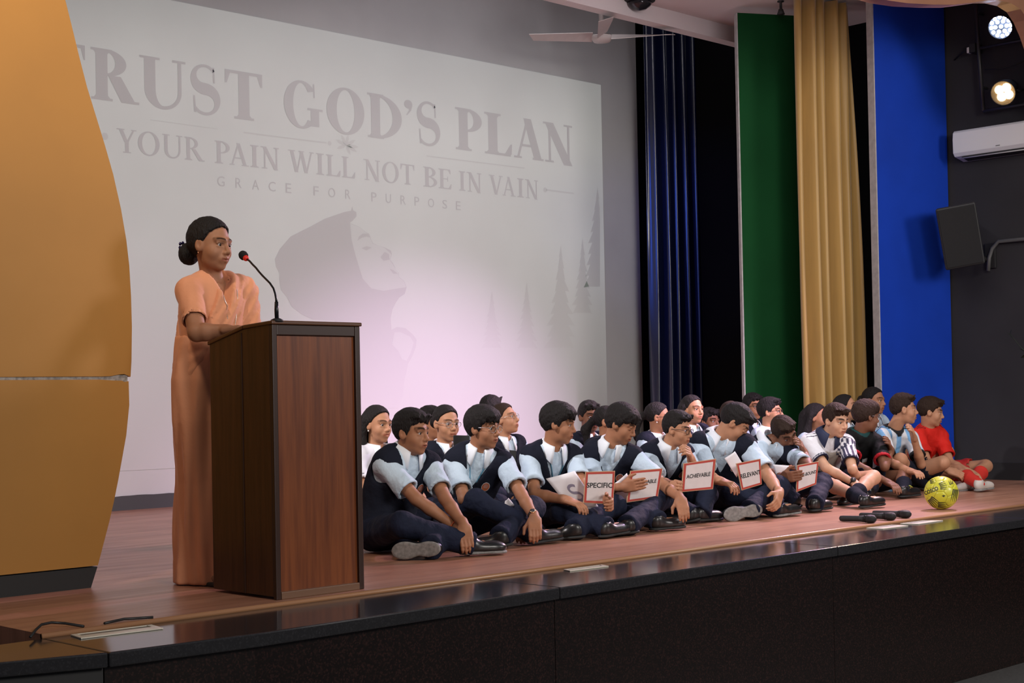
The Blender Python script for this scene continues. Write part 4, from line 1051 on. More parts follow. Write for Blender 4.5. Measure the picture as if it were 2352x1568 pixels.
def hair_patch(c, A, s, style, h, seed=0):
    lo, hi = (-.13, -.17, -.14), (.13, .14, .17)
    long_ = style in ('long', 'pony', 'bun', 'bunlow')
    if style == 'long': lo = (-.15, -.17, -.40)
    if style == 'pony': lo = (-.14, -.24, -.26)
    if style in ('bun', 'bunlow'): lo = (-.14, -.22, -.16)
    f = Field(lo, hi, h/s)
    X, Y, Z = f.grid()
    # hairline: hair stays where z > g(y)
    if style == 'fringe': ky, kz, t, top = [-.13, -.06, -.03, -.012, .02, .035, .06, .12], [-.075, -.065, -.03, -.018, -.012, .025, .038, .036], .015, .022
    elif style == 'fade': ky, kz, t, top = [-.13, -.06, -.03, -.012, .012, .03, .05, .075, .12], [-.05, -.04, -.010, .0, .004, .035, .052, .070, .076], .006, .020
    elif style == 'short': ky, kz, t, top = [-.13, -.06, -.03, -.012, .018, .035, .052, .075, .12], [-.068, -.058, -.024, -.012, -.008, .03, .048, .060, .062], .011, .016
    elif long_: ky, kz, t, top = [-.13, -.06, -.03, -.010, .012, .030, .050, .070, .085, .12], [-.085, -.085, -.050, .012, .014, .046, .068, .084, .090, .092], .008, .009
    else: ky, kz, t, top = [-.13, .12], [-.05, .06], .012, .012
    f.add(ell((0, -.016, .034), (.071+t, .090+t+.002, .080+top)), .01)
    if style == 'fade': f.add(ell((0, .012, .086), (.060, .078, .036)), .02)
    if style == 'fringe': f.add(ell((0, .03, .072), (.068, .062, .046)), .03)
    if style == 'short': f.add(ell((0, .012, .082), (.060, .074, .036)), .03)
    g = np.interp(np.broadcast_to(Y, (1, f.n[1], 1)), ky, kz)
    jag = .004*np.sin(X*230+seed)+.003*np.sin(X*410+2*seed)
    jag = jag*1.6 if not long_ else jag*.25+np.abs(X)*-.10+.004
    if style == 'fringe':                                    # side-swept fringe
        g = g+np.where(Y > .05, .10*(X*.10+np.abs(X)*-.05), 0)
    f.keep((g-Z+jag)*.75, .008)
    if style != 'fade': pass
    rg = np.random.default_rng(seed+11)
    if style in ('short', 'fade', 'fringe'):
        for i in range(14 if style != 'fringe' else 20):        # tufts along the front and the crown
            a = rg.uniform(-1.3, 1.3); fr = rg.uniform(.2, 1)
            px_, py_ = .062*sin(a), .03+.055*cos(a)*fr
            pz_ = .118-.9*(px_**2)*4-.35*max(0, py_-.03)
            d_ = V3(rg.uniform(-.3, .3), rg.uniform(.2, 1.0), rg.uniform(-.2, .5) if style != 'fringe' else -.6)
            d_ = unit(d_)*rg.uniform(.018, .034)
            f.add(rc((px_, py_, pz_-.012), V3(px_, py_, pz_-.012)+d_, .010, .004), .010)
    if style == 'long':
        for sg in (-1, 1):
            f.add(rc((sg*.078, -.03, .02), (sg*.088, -.055, -.12), .022, .030), .03)
            f.add(rc((sg*.088, -.055, -.12), (sg*.092, -.02, -.27), .032, .030), .03)
            f.add(rc((sg*.092, -.02, -.27), (sg*.085, .01, -.35), .030, .012), .03)
        f.add(rc((0, -.10, -.0), (0, -.11, -.24), .055, .060), .04)
    if style == 'pony':
        f.add(ell((0, -.112, .005), (.030, .026, .030)), .015)
        f.add(rc((0, -.130, .0), (0, -.175, -.06), .026, .034), .02)
        f.add(rc((0, -.175, -.06), (0, -.165, -.17), .034, .022), .03)
        f.add(rc((0, -.165, -.17), (0, -.15, -.23), .022, .006), .02)
    if style == 'bun': f.add(ell((0, -.125, .0), (.045, .036, .045)), .015)
    if style == 'bunlow': f.add(ell((0, -.030, .030), (.079, .100, .090)), .02); f.keep((g-Z+jag)*.75, .008); f.add(ell((0, -.128, -.045), (.052, .044, .052)), .018)
    f.wrinkle(.0022 if not long_ else .0016, 190, seed+3)
    V, Q = f.mesh()
    return c+(V*s) @ A, Q
def glasses(parent, c, A, s, col, rad=.0215, thick=.0016):
    m = MB()
    T = lambda p: c+(np.asarray(p, float)*s) @ A
    for sg in (-1, 1):
        m.tube([T((sg*.033+rad*1.12*cos(t), .094-.16*abs(sg*.033+rad*cos(t)-0)*.5, -.001+rad*.88*sin(t))) for t in np.linspace(0, 2*pi, 22)[:-1]], thick*s, 6, closed=True)
        m.tube([T((sg*.056, .090, .006)), T((sg*.074, .060, .008)), T((sg*.079, .0, .004)), T((sg*.078, -.02, -.004))], thick*s, 6)
    m.tube([T((-.0115, .0945, .002)), T((0, .098, .005)), T((.0115, .0945, .002))], thick*s, 6)
    g_ = m.build('glasses', col, parent, True)
    l = MB()
    for sg in (-1, 1):
        P = [T((sg*.033+rad*1.08*cos(t), .094-.16*abs(sg*.033+rad*cos(t))*.5, -.001+rad*.84*sin(t))) for t in np.linspace(0, 2*pi, 20)[:-1]]
        l.add(P, [tuple(range(len(P)))])
    mesh_py('lens', l.V, l.F, MATS['lens'], g_)
    return g_
def lens_mat():
    m = bpy.data.materials.new('lens'); m.use_nodes = True; nt = m.node_tree
    out = nt.nodes['Material Output']; nt.nodes.remove(nt.nodes['Principled BSDF'])
    t = _n(nt, 'ShaderNodeBsdfTransparent'); g_ = _n(nt, 'ShaderNodeBsdfGlossy'); g_.inputs['Roughness'].default_value = .05
    mx = _n(nt, 'ShaderNodeMixShader'); mx.inputs[0].default_value = .10
    nt.links.new(t.outputs[0], mx.inputs[1]); nt.links.new(g_.outputs[0], mx.inputs[2]); nt.links.new(mx.outputs[0], out.inputs[0])
    MATS['lens'] = m
lens_mat()
M_rimd = mat('dark_rim', (0.012, 0.010, 0.010), 0.3)
M_rims = mat('steel_rim', (0.45, 0.43, 0.42), 0.25, metal=.8)

# ------------------------------------------------------------------ hands, arms
def hand_prims(f, wr, y, n, right, curl=.35, s=1.0, thumb=1.0, spread=0.0):
    y = unit(y); n = unit(n-(n@y)*y); lx = np.cross(y, n) if right else np.cross(n, y)
    A = np.array([lx, y, n])
    f.add(rbox(wr+y*.045*s, V3(.037, .046, .013)*s, .011*s, A), .012)
    f.add(rc(wr-y*.03*s, wr+y*.02*s, .0215*s, .0225*s), .02)
    f.add(ell(wr+(y*.030+lx*.024+n*.008)*s, V3(.016, .030, .016)*s, A), .012)
    for i, (ox, L) in enumerate(((.0275, .066), (.0095, .075), (-.0085, .070), (-.026, .055))):
        p = wr+(y*.086+lx*ox)*s; th = curl*.7+.06*i
        for fr, dth, ra, rb in ((.46, 0, .0092, .0084), (.30, curl*1.1, .0084, .0076), (.24, curl*.8, .0076, .0064)):
            th += dth
            d_ = unit(y*cos(th)+n*sin(th)+lx*spread*(1.5-i)*.2)
            q = p+d_*L*fr*s
            f.add(rc(p, q, ra*s, rb*s), .004)
            p = q
    p = wr+(y*.022+lx*.030+n*.006)*s
    d1 = unit(lx*.62*thumb+y*.70+n*.30); q = p+d1*.040*s; f.add(rc(p, q, .0125*s, .0105*s), .008)
    d2 = unit(lx*.15*thumb+y*.85+n*.45); f.add(rc(q, q+d2*.034*s, .0102*s, .0075*s), .004)
def arm_patch(sh, el_, wr, hd, palm, right, h, s=1.0, curl=.35, fat=1.0, thumb=1.0, start=.45):
    a = sh+(el_-sh)*start
    pts = np.array([a, el_, wr, hd, wr+unit(hd-wr)*.2])
    f = Field(pts.min(0)-.085, pts.max(0)+.085, h)
    f.add(rc(a, el_, .039*fat*s, .0335*fat*s), .01)
    md = el_+(wr-el_)*.35
    f.add(rc(el_, md, .0335*fat*s, .0335*fat*s), .012); f.add(rc(md, wr, .0335*fat*s, .0225*s), .012)
    hand_prims(f, wr, hd-wr, palm, right, curl, s, thumb)
    V, Q = f.mesh()
    return V, Q, None

# ------------------------------------------------------------------ garments
def torso_frame(P_, N_, shR, shL):
    up_ = unit(N_-P_); x = shR-shL; x = unit(x-(x@up_)*up_); y = np.cross(up_, x)
    return np.array([x, y, up_])
TORSO = ((.00, .160, .118), (.22, .146, .112), (.45, .148, .112), (.66, .160, .112), (.82, .150, .098))
def torso_prims(f, L, k=.05, grow=0.0, slouch=.035, s=1.0, upto=1.0, fat=1.0):
    for t, a, b in TORSO:
        if t > upto: continue
        yo = -slouch*sin(pi*min(1, t*1.15))-.005
        f.add(ell((0, yo, -L*(1-t)), ((a*fat)*s+grow, b*fat*s+grow, .115*s+grow)), k)
def shoulders(f, shl, r0, r1, frac=1.0, k=.035, s=1.0):
    for q in shl:
        e = V3(0, -.012, -.045*s)+(q-V3(0, -.012, -.045*s))*frac
        f.add(rc((0, -.012, -.050*s), e, r0, r1), k)
def collar_mesh(parent, N_, T, m, s=1.0, spread=1.0, neckdir=None, lift=0.0):
    V = []; Fc = []; n = 30
    up_ = T[2] if neckdir is None else unit(T[2]*.5+unit(neckdir)*.5)
    x = unit(T[0]-(T[0]@up_)*up_); y = np.cross(up_, x)
    for i in range(n+1):
        ph = radians(20+320*i/n)                              # 0 = front
        fr = max(0, 1-min(abs(ph), abs(2*pi-ph))/radians(75))
        bk = max(0, -cos(ph))
        sd = abs(sin(ph))
        rows = [(.053, -.010), (.056, .030), (.062, .037), (.074, .020+.006*sd), (.098+.012*fr, -.020-.066*fr**1.2+.012*sd+.012*bk)]
        for r_, z_ in rows:
            r_ *= s; z_ = z_*s+lift
            p = N_+x*(-r_*sin(ph))+y*(r_*cos(ph)*1.02-.006+.012*fr)+up_*(z_+.012*bk-.006*fr)
            V.append(p)
    k = 5
    for i in range(n):
        for j in range(k-1): Fc.append((i*k+j, (i+1)*k+j, (i+1)*k+j+1, i*k+j+1))
    o = mesh_py('collar', V, Fc, m, parent, True)
    md = o.modifiers.new('cloth', 'SOLIDIFY'); md.thickness = .004; md.offset = 1
    return o
def front_at(Vl, x, z, off=.002):
    """front surface point of a garment given in torso coordinates"""
    w_ = (Vl[:, 0]-x)**2+(Vl[:, 2]-z)**2+np.where(Vl[:, 1] > -.02, 0, 1)
    i = np.argsort(w_)[:6]
    return V3(x, Vl[i, 1].mean()+off, z)
def decal(name, V2, Fc, Vl, x0, z0, N_, T, m, parent, tilt=0, off=.004):
    out = []
    for u, v_ in V2:
        uu, vv = u*cos(tilt)-v_*sin(tilt), u*sin(tilt)+v_*cos(tilt)
        out.append(N_+front_at(Vl, x0+uu, z0+vv, off) @ T)
    return mesh_py(name, out, Fc, m, parent)
def ellipse(a, b, n=18): return [(a*cos(t), b*sin(t)) for t in np.linspace(0, 2*pi, n+1)[:-1]]
def shoe(parent, ank, toe, m, sole_m, side_up=None, s=1.0, laces=None, h=.0055):
    d_ = toe-ank; L = .245*s; y = unit(d_)
    up_ = V3(0, 0, 1) if side_up is None else side_up
    up_ = unit(up_-(up_@y)*y); x = np.cross(y, up_)
    A = np.array([x, y, up_]); heel = ank-y*.055*s-up_*.05*s
    T = lambda V: heel+V @ A
    f = Field((-.06, -.03, -.015), (.06, L+.03, .14), h)
    f.add(ell((0, .05, .045), (.034*s, .055, .045)), .01)
    f.add(ell((0, .14*s, .032), (.039*s, .085, .034)), .03)
    f.add(ell((0, L-.055, .030), (.041*s, .055, .029)), .02)
    f.add(rc((0, .05, .045), (0, .045, .062), .033*s, .035*s), .02)
    f.cut(rc((0, .045, .085), (0, .042, .14), .026*s, .032*s), .004)
    X, Y, Z = f.grid(); f.keep(.012-Z+0*X+0*Y, .003)
    V, Q = f.mesh(); o = mesh_np('shoe', T(V), Q, m, parent)
    f = Field((-.06, -.03, -.015), (.06, L+.03, .04), h)
    f.add(ell((0, .05, .008), (.038*s, .058, .03)), .01); f.add(ell((0, L-.065, .008), (.045*s, .068, .03)), .02); f.add(rbox((0, L*.5, .008), (.030*s, .07, .03), .01), .02)
    X, Y, Z = f.grid(); f.keep(np.maximum(Z-.016, -Z)+0*X+0*Y, .003)
    V, Q = f.mesh(); mesh_np('sole', T(V), Q, sole_m, o)
    if laces is not None:
        b = MB()
        for i in range(4):
            yy = .105+.022*i; zz = .072-.007*i
            b.tube([T(V3(-.022, yy, zz-.010)), T(V3(0, yy+.006, zz+.003)), T(V3(.022, yy, zz-.010))], .0028, 6)
        b.tube([T(V3(0, .10, .078)), T(V3(.030, .09, .085)), T(V3(.04, .11, .07)), T(V3(.012, .105, .078))], .0028, 6)
        b.tube([T(V3(0, .10, .078)), T(V3(-.030, .09, .085)), T(V3(-.04, .11, .07)), T(V3(-.012, .105, .078))], .0028, 6)
        b.build('laces', laces, o, True)
    return o
M_shirt = mat('pale_blue_shirt', (0.50, 0.62, 0.74), 0.8, var=.10, vscale=8, bump=.7, bscale=6.5, spec=.2, bdist=.05)
M_collar = mat('pale_collar', (0.74, 0.79, 0.86), 0.8)
M_vest = mat('navy_vest', (0.008, 0.010, 0.020), 0.9, bump=.7, bscale=12, spec=.2, bdist=.02)
M_trous = mat('navy_trousers', (0.009, 0.013, 0.032), 0.8, var=.2, vscale=10, bump=.7, bscale=6.5, spec=.2, bdist=.05)
M_shoe = mat('black_leather', (0.010, 0.010, 0.011), 0.32)
M_sole = mat('black_sole', (0.016, 0.016, 0.016), 0.7)
M_soleg = mat('grey_sole', (0.24, 0.23, 0.22), 0.7, var=.4, vscale=60)
M_skinleg = None
# ------------------------------------------------------------------ people
DIRS = {'d': V3(0, 0, -1), 'u': V3(0, 0, 1), 'c': -cd, 'b': cd, 'r': cr0, 'l': -cr0}
def dirv(t): return unit(sum(DIRS[ch] for ch in t))
LEN = dict(sp=.44, sh=.155, ua=.265, fa=.235, th=.40)
def seated(sp):
    """joint positions of a seated person from the pixels where the photograph shows them"""
    k = sp.get('k', 1.0); J = {}
    J['P'] = column(sp['P'][0], sp['Y'], .105*k)
    J['N'] = reach(J['P'], sp['N'][:2], LEN['sp']*k, sp['N'][2] == 'n')
    J['shR'] = reach(J['N'], sp['shR'], LEN['sh']*k, True)
    J['shL'] = reach(J['N'], sp['shL'], LEN['sh']*k, False)
    for s_ in 'RL':
        e = sp['el'+s_]; w_ = sp['wr'+s_]; hd_ = sp['hd'+s_]
        J['el'+s_] = reach(J['sh'+s_], e[:2], LEN['ua']*k, e[2] == 'n')
        J['wr'+s_] = reach(J['el'+s_], w_[:2], LEN['fa']*k, w_[2] == 'n')
        J['hd'+s_] = reach(J['wr'+s_], hd_[:2], .15*k, hd_[2] == 'n')
        for q in ('wr', 'hd'):
            if J[q+s_][2] < .03: J[q+s_] = onz(*sp[q+s_][:2], .03)
        a = sp['an'+s_]; t = sp['to'+s_]
        J['an'+s_] = onz(*a[:2], a[2] if len(a) > 2 else .06)
        same = atd(*t[:2], depth_of(J['an'+s_])); fl_ = onz(*t[:2], .045)
        J['to'+s_] = fl_*.35+same*.65; J['to'+s_][2] = min(max(J['to'+s_][2], .045), .085)
        J['to'+s_] = J['an'+s_]+unit(J['to'+s_]-J['an'+s_])*.185*k
    T = torso_frame(J['P'], J['N'], J['shR'], J['shL'])
    fy = unit(V3(T[1][0], T[1][1], 0)); fx_ = np.cross(fy, V3(0, 0, 1))
    for s_, g_ in (('R', 1), ('L', -1)):
        J['hip'+s_] = J['P']+fx_*.085*g_*k+fy*.03
        q = sp['kn'+s_]
        J['kn'+s_] = reach(J['hip'+s_], q[:2], LEN['th']*k, q[2] == 'n')
        if J['kn'+s_][2] < .07: J['kn'+s_] = onz(*q[:2], .07)
    return J
def crosslegged(c, yaw, k=1.0, lean=.05):
    """plain cross-legged sitter for the rows behind; c = head centre"""
    n = -unit(V3(cd[0], cd[1], 0)); f = n*cos(radians(yaw))+cr0*sin(radians(yaw)); r = np.cross(f, V3(0, 0, 1)); u = V3(0, 0, 1)
    N_ = c-u*.155*k-f*.02; zp = .105
    P_ = V3(N_[0], N_[1], 0)-f*lean; P_[2] = max(zp, N_[2]-.47*k)
    J = dict(P=P_, N=N_)
    for s_, g_ in (('R', 1), ('L', -1)):
        J['sh'+s_] = N_+r*.15*g_*k-u*.03
        J['el'+s_] = J['sh'+s_]-u*.22*k+r*.05*g_+f*.10
        J['wr'+s_] = J['el'+s_]+f*.19-r*.10*g_-u*.04
        J['hd'+s_] = J['wr'+s_]+f*.10-r*.09*g_-u*.05
        J['hip'+s_] = P_+r*.085*g_+f*.03
        J['kn'+s_] = P_+r*.27*g_+f*.25; J['kn'+s_][2] = .13
        J['an'+s_] = P_-r*.10*g_+f*.30; J['an'+s_][2] = .06
        J['to'+s_] = P_-r*.24*g_+f*.36; J['to'+s_][2] = .045; J['to'+s_] = J['an'+s_]+unit(J['to'+s_]-J['an'+s_])*.18
    return J
def wrist_band(parent, el_, wr, m, name='wrist_band', w_=.008, rad=.026, at=.06, dial=None, dial_m=None, palm=None):
    u = unit(wr-el_); p = wr-u*at*.35
    MB().lathe(p, u, [(-w_/2, rad-.002), (-w_/2, rad+.001), (w_/2, rad+.001), (w_/2, rad-.002)], 20).build(name, m, parent, True)
    if dial:
        n = unit(-palm-(-palm@u)*u)
        MB().lathe(p+n*(rad-.002), n, [(0, dial), (.008, dial), (.010, dial*.85)], 20).build('watch_case', dial_m, parent, True)
        MB().lathe(p+n*(rad+.0075), n, [(0, dial*.8), (.001, dial*.8)], 20).build('watch_face', mat('watch_face', (.05, .05, .055), .15), parent, True)

def build_person(sp, J, label, group, front=True):
    k = sp.get('k', 1.0); skin = skin_mat('skin_'+sp['skin'], SKIN[sp['skin']])
    root = empty('person', (J['P'][0], J['P'][1], 0), label, 'person', group)
    T = torso_frame(J['P'], J['N'], J['shR'], J['shL']); L = np.linalg.norm(J['N']-J['P'])
    loc = lambda p: T @ (p-J['N'])
    hy, hpit, hrol = sp['face']; A = frame(hy, hpit, hrol); hs = sp.get('hs', 1.0)*k
    hc = sp['hc']
    seed = sp.get('seed', 1)
    hh = .0038 if front else .0052
    parts = [head_patch(hc, A, hs, J['N']-T[2]*.02, hh, sp.get('jaw', 1), sp.get('smile', 0), sp.get('female', False), sp.get('lids', False), sp.get('cheek', 1))]
    ha = .0048 if front else .012
    for s_ in 'RL':
        if front or sp.get('arms', True):
            parts.append(arm_patch(J['sh'+s_], J['el'+s_], J['wr'+s_], J['hd'+s_], dirv(sp.get('palm'+s_, 'd')), s_ == 'R', ha, k, sp.get('curl'+s_, .4), sp.get('fat', 1), sp.get('thumb'+s_, 1)))
    pts = np.array([J[q] for q in ('P', 'N', 'shR', 'shL', 'elR', 'elL', 'knR', 'knL', 'anR', 'anL', 'toR', 'toL')])
    f = Field(pts.min(0)-.12, pts.max(0)+.12, .02)
    md = (J['P']+J['N'])/2-T[1]*.02
    f.add(rc(J['P'], md, .085, .09), .05); f.add(rc(md, J['N']-T[2]*.05, .09, .05), .05)
    for s_ in 'RL':
        f.add(rc(J['N']-T[2]*.06, J['sh'+s_], .042, .042), .03); f.add(rc(J['sh'+s_], J['el'+s_], .036, .028), .02)
        f.add(rc(J['hip'+s_], J['kn'+s_], .06, .045), .03); f.add(rc(J['kn'+s_], J['an'+s_], .043, .030), .02); f.add(rc(J['an'+s_], J['an'+s_]+(J['to'+s_]-J['an'+s_])*.55, .026, .020), .01)
    X, Y, Z = f.grid(); f.keep(.012-Z+0*X+0*Y, .01)
    parts.append((*f.mesh(), None))
    bare = sp.get('bare')
    if bare:
        f = Field(pts.min(0)-.12, pts.max(0)+.12, .009)
        for s_ in 'RL':
            kn, an = J['kn'+s_], J['an'+s_]
            f.add(rc(J['hip'+s_], kn, .076, .054), .03)
            cal = kn+(an-kn)*.32+unit(J['hip'+s_]-kn)*.012
            f.add(rc(kn, cal, .050, .049), .02); f.add(rc(cal, an, .049, .033), .02)
        X, Y, Z = f.grid(); f.keep(.006-Z+0*X+0*Y, .01)
        parts.append((*f.mesh(), None))
    V, Q, C = patch_join(parts)
    mesh_np('body', V, Q, skin, root, attr=C)
    # hair, eyes, glasses
    V, Q = hair_patch(hc, A, hs, sp['hair'], .0052 if front else .0066, seed)
    mesh_np('hair', V, Q, sp.get('hair_m', M_hair), root)
    if not sp.get('lids') and sp.get('eyes', True):
        gz = sp.get('gaze', (0, 0))
        for sg in (-1, 1):
            e = bpy.data.objects.new('eye', EYE_ME); COL.objects.link(e); e.parent = root
            p = hc+(V3(sg*.031, .0675, .0012)*hs) @ A
            Rm = Matrix(A.T.tolist()) @ Matrix.Rotation(radians(gz[0]), 3, 'Z') @ Matrix.Rotation(radians(gz[1]), 3, 'X')
            e.location = (p-origin_of(root)).tolist(); e.rotation_euler = Rm.to_euler(); e.scale = (hs, hs, hs)
    if sp.get('glasses'): glasses(root, hc, A, hs, M_rimd if sp['glasses'] == 'd' else M_rims, thick=.0019 if sp['glasses'] == 'd' else .0014)
    # top garment(s)
    hg = (.0085 if sp.get('top') is None else .0066) if front else .013
    shl = [loc(J['shR']), loc(J['shL'])]; ell_ = [loc(J['elR']), loc(J['elL'])]
    allp = np.array(shl+ell_+[V3(0, 0, -L), V3(0, 0, 0)])
    lo_, hi_ = allp.min(0)-.20, allp.max(0)+.14
    fat = sp.get('fat', 1.0)
    f = Field(lo_, hi_, hg)
    torso_prims(f, L, s=k, fat=fat)
    shoulders(f, shl, .060*k, .056*k*fat, s=k)
    hem = sp.get('hem', .73)
    for a, b in zip(shl, ell_):
        e = a+(b-a)*hem
        f.add(rc(a, e, .057*k*fat, .058*k*fat), .03); f.add(rc(e-(b-a)*.12, e, .056*k*fat, .064*k*fat), .02)
    f.wrinkle(.0048, 40, seed)
    for a, b in zip(shl, ell_):
        e = a+(b-a)*hem; f.cut(beyond(e, b-a, .11, .14), .004)
        f.cut(rc(e-unit(b-a)*.02, e+unit(b-a)*.1, .047*k*fat, .050*k*fat), .004)
    f.cut(ell((0, .0, .025), (.052*k, .054*k, .055)), .006)
    Vl, Q = f.mesh()
    top = sp.get('top', 'uniform')
    if top == 'uniform':
        so = mesh_np('shirt', J['N']+Vl @ T, Q, sp.get('shirt_m', M_shirt), root)
        collar_mesh(root, J['N'], T, M_collar, k, neckdir=hc-J['N'])
        if sp.get('vest', True):
            f = Field(lo_, hi_, hg)
            torso_prims(f, L, grow=.0135, s=k, fat=fat); shoulders(f, shl, .074*k, .078*k*fat, .90, s=k)
            f.wrinkle(.003, 36, seed+5)
            for a, b, g_ in zip(shl, ell_, (1, -1)):
                o_ = unit(b-a); f.cut(rc(a+V3(g_*.046, 0, -.028)+o_*.034, a+V3(g_*.13, 0, -.03)+o_*.09, .066*k, .085*k), .008)
            X, Y, Z = f.grid(); zv = -.205*k
            f.keep(-np.maximum((np.abs(X)-(Z-zv)*.40)*.92, -(Y-.0))+0*Z, .006)
            f.cut(ell((0, .0, .03), (.068*k, .07*k, .075)), .006)
            f.keep(-(Z+L+.01)+0*X+0*Y, .005)
            Vv, Qv = f.mesh(); vo = mesh_np('vest', J['N']+Vv @ T, Qv, M_vest, root)
            if front and sp.get('badge', True):
                e1 = ellipse(.024, .030); e2 = [(x*.86, y*.86) for x, y in e1]; e3 = [(x*.55, y*.50+.004) for x, y in e1]
                for nm, e_, m_, of in (('crest_rim', e1, mat('crest_white', (.55, .52, .55), .6), .004), ('crest_shield', e2, mat('crest_orange', (.50, .13, .05), .6), .0052), ('crest_emblem', e3, mat('crest_violet', (.42, .20, .16), .6), .0064)):
                    decal(nm, e_, [tuple(range(len(e_)))], Vv, -.082*k, -.165*k, J['N'], T, m_, vo, off=of)
            if front:
                bz = [decal('button', ellipse(.006, .006, 10), [tuple(range(10))], Vv, .004, z_, J['N'], T, M_black, vo, off=.004) for z_ in (-.235*k, -.29*k)]
        if sp.get('lanyard'):
            m_ = MB()
            for g_ in (1, -1):
                m_.tube([J['N']+(front_at(Vl, g_*.050*(1-t)-.012*t, -.03-.185*t, .006)) @ T for t in np.linspace(0, 1, 8)], .0038, 6)
            m_.build('lanyard', mat('lanyard_teal', (.05, .16, .24), .5), root, True)
    else:
        Cc = JERSEY[top](Vl, L, k, shl, ell_, hem)
        mesh_np('jersey', J['N']+Vl @ T, Q, mat('jersey_cloth', (1, 1, 1), .7, attr='print', bump=.5, bscale=7, bdist=.04, spec=.15), root, attr=Cc)
        if top == 'white': collar_mesh(root, J['N'], T, mat('navy_collar', (.012, .02, .06), .7), k, neckdir=hc-J['N'])
        if top == 'red':
            v, fc = fit_text('Team', .13, .035); decal('shirt_lettering', [(q[0], q[1]) for q in v], fc, Vl, -.01, -.275*k, J['N'], T, mat('print_white', (.8, .78, .76), .6), root)
            e = ellipse(.016, .018, 12); decal('shirt_crest', e, [tuple(range(12))], Vl, -.075, -.16, J['N'], T, mat('print_gold', (.6, .38, .05), .5), root)
        if top == 'white':
            v, fc = fit_text('Emirates', .15, .028); decal('shirt_lettering', [(q[0], q[1]) for q in v], fc, Vl, -.0, -.26*k, J['N'], T, mat('print_dark', (.08, .07, .06), .6), root)
        if top == 'black':
            v, fc = fit_text('7', .035, .05); decal('shirt_number', [(q[0], q[1]) for q in v], fc, Vl, .06, -.17*k, J['N'], T, mat('print_white', (.8, .78, .76), .6), root)
            e = ellipse(.02, .024, 12); decal('shirt_crest', e, [tuple(range(12))], Vl, -.07, -.17, J['N'], T, mat('print_grey', (.3, .3, .28), .5), root)
    # trousers or shorts, shoes
    f = Field(pts.min(0)-.14, pts.max(0)+.14, .0098 if front else .017)
    fy = unit(V3(T[1][0], T[1][1], 0)); Ah = np.array([np.cross(fy, V3(0, 0, 1)), fy, V3(0, 0, 1)])
    f.add(ell(J['P']+V3(0, 0, .0), (.165*k*fat, .135*k*fat, .105*k), Ah), .03)
    for s_ in 'RL':
        hp, kn, an = J['hip'+s_], J['kn'+s_], J['an'+s_]
        if bare:
            e = hp+(kn-hp)*.74
            f.add(rc(hp, e, .092*k, .084*k), .04)
        else:
            f.add(rc(hp, kn, .088*k*fat, .064*k*fat), .04); f.add(rc(kn, an, .062*k*fat, .056*k), .025)
            f.add(rc(an+(kn-an)*.2, an, .054*k, .061*k), .02)
    f.wrinkle(.006, 44, seed+2)
    for s_ in 'RL':
        hp, kn, an = J['hip'+s_], J['kn'+s_], J['an'+s_]
        if bare:
            e = hp+(kn-hp)*.74; f.cut(beyond(e, kn-hp, .13, .16), .005); f.cut(rc(e, e+(kn-hp)*.1, .078*k, .08*k), .004)
        else:
            f.cut(beyond(an+unit(an-kn)*.01, an-kn, .075, .07), .004)
    X, Y, Z = f.grid(); f.keep(.003-Z+0*X+0*Y, .006)
    V, Q = f.mesh()
    mesh_np('trousers' if not bare else 'shorts', V, Q, sp.get('leg_m', M_trous), root)
    if bare:
        for s_ in 'RL':
            kn, an = J['kn'+s_], J['an'+s_]
            if sp.get('sock', True):
                t0 = sp.get('sock_top', .35)
                p = kn+(an-kn)*t0; cal = kn+(an-kn)*max(t0, .34)
                f = Field(np.minimum(p, an)-.09, np.maximum(p, an)+.09, .006)
                f.add(rc(p, cal+(an-kn)*.02, .054, .055), .01); f.add(rc(cal, an, .055, .040), .02); f.cut(beyond(p, kn-an, .1, .1), .004)
                X, Y, Z = f.grid(); f.keep(.003-Z+0*X+0*Y, .006)
                V, Q = f.mesh(); mesh_np('sock', V, Q, sp.get('sock_m', M_vest), root)
    for s_ in 'RL':
        if front or sp.get('shoes', True):
            su = sp.get('solup'+s_); su = None if su is None else dirv(su)
            shoe(root, J['an'+s_], J['to'+s_], sp.get('shoe_m', M_shoe), sp.get('sole_m', M_sole), su, k, sp.get('laces'), .0066 if front else .011)
    return root

def jersey_white(V, L, k, shl, ell_, hem):
    C = np.tile(V3(.66, .66, .70), (len(V), 1)); x, y, z = V.T
    C[(np.abs(x) < .085) & (y > .03) & (z < -.09)] = (.40, .37, .33)
    sh = (z > -.05) & (np.abs(x) > .055) & (np.abs(x) < .17) & ((y*1000+400).astype(int) % 26 < 11) & (np.abs(y) < .04)
    C[sh] = (.02, .022, .04)
    a, b = shl[1], ell_[1]; t = (V-a) @ unit(b-a); d = np.linalg.norm(V-a-np.outer(t, unit(b-a)), axis=1)
    ar = (t > .01) & (d < .09) & (((x*1000).astype(int)//20+(z*1000).astype(int)//20) % 2 == 0); C[ar] = (.05, .05, .09)
    for a, b in zip(shl, ell_):
        t = (V-a) @ unit(b-a); d = np.linalg.norm(V-a-np.outer(t, unit(b-a)), axis=1); l = hem*np.linalg.norm(b-a)
        C[(d < .1) & (t > l-.020) & (t < l-.012)] = (.02, .022, .05); C[(d < .1) & (t > l-.007)] = (.02, .022, .05)
    return C
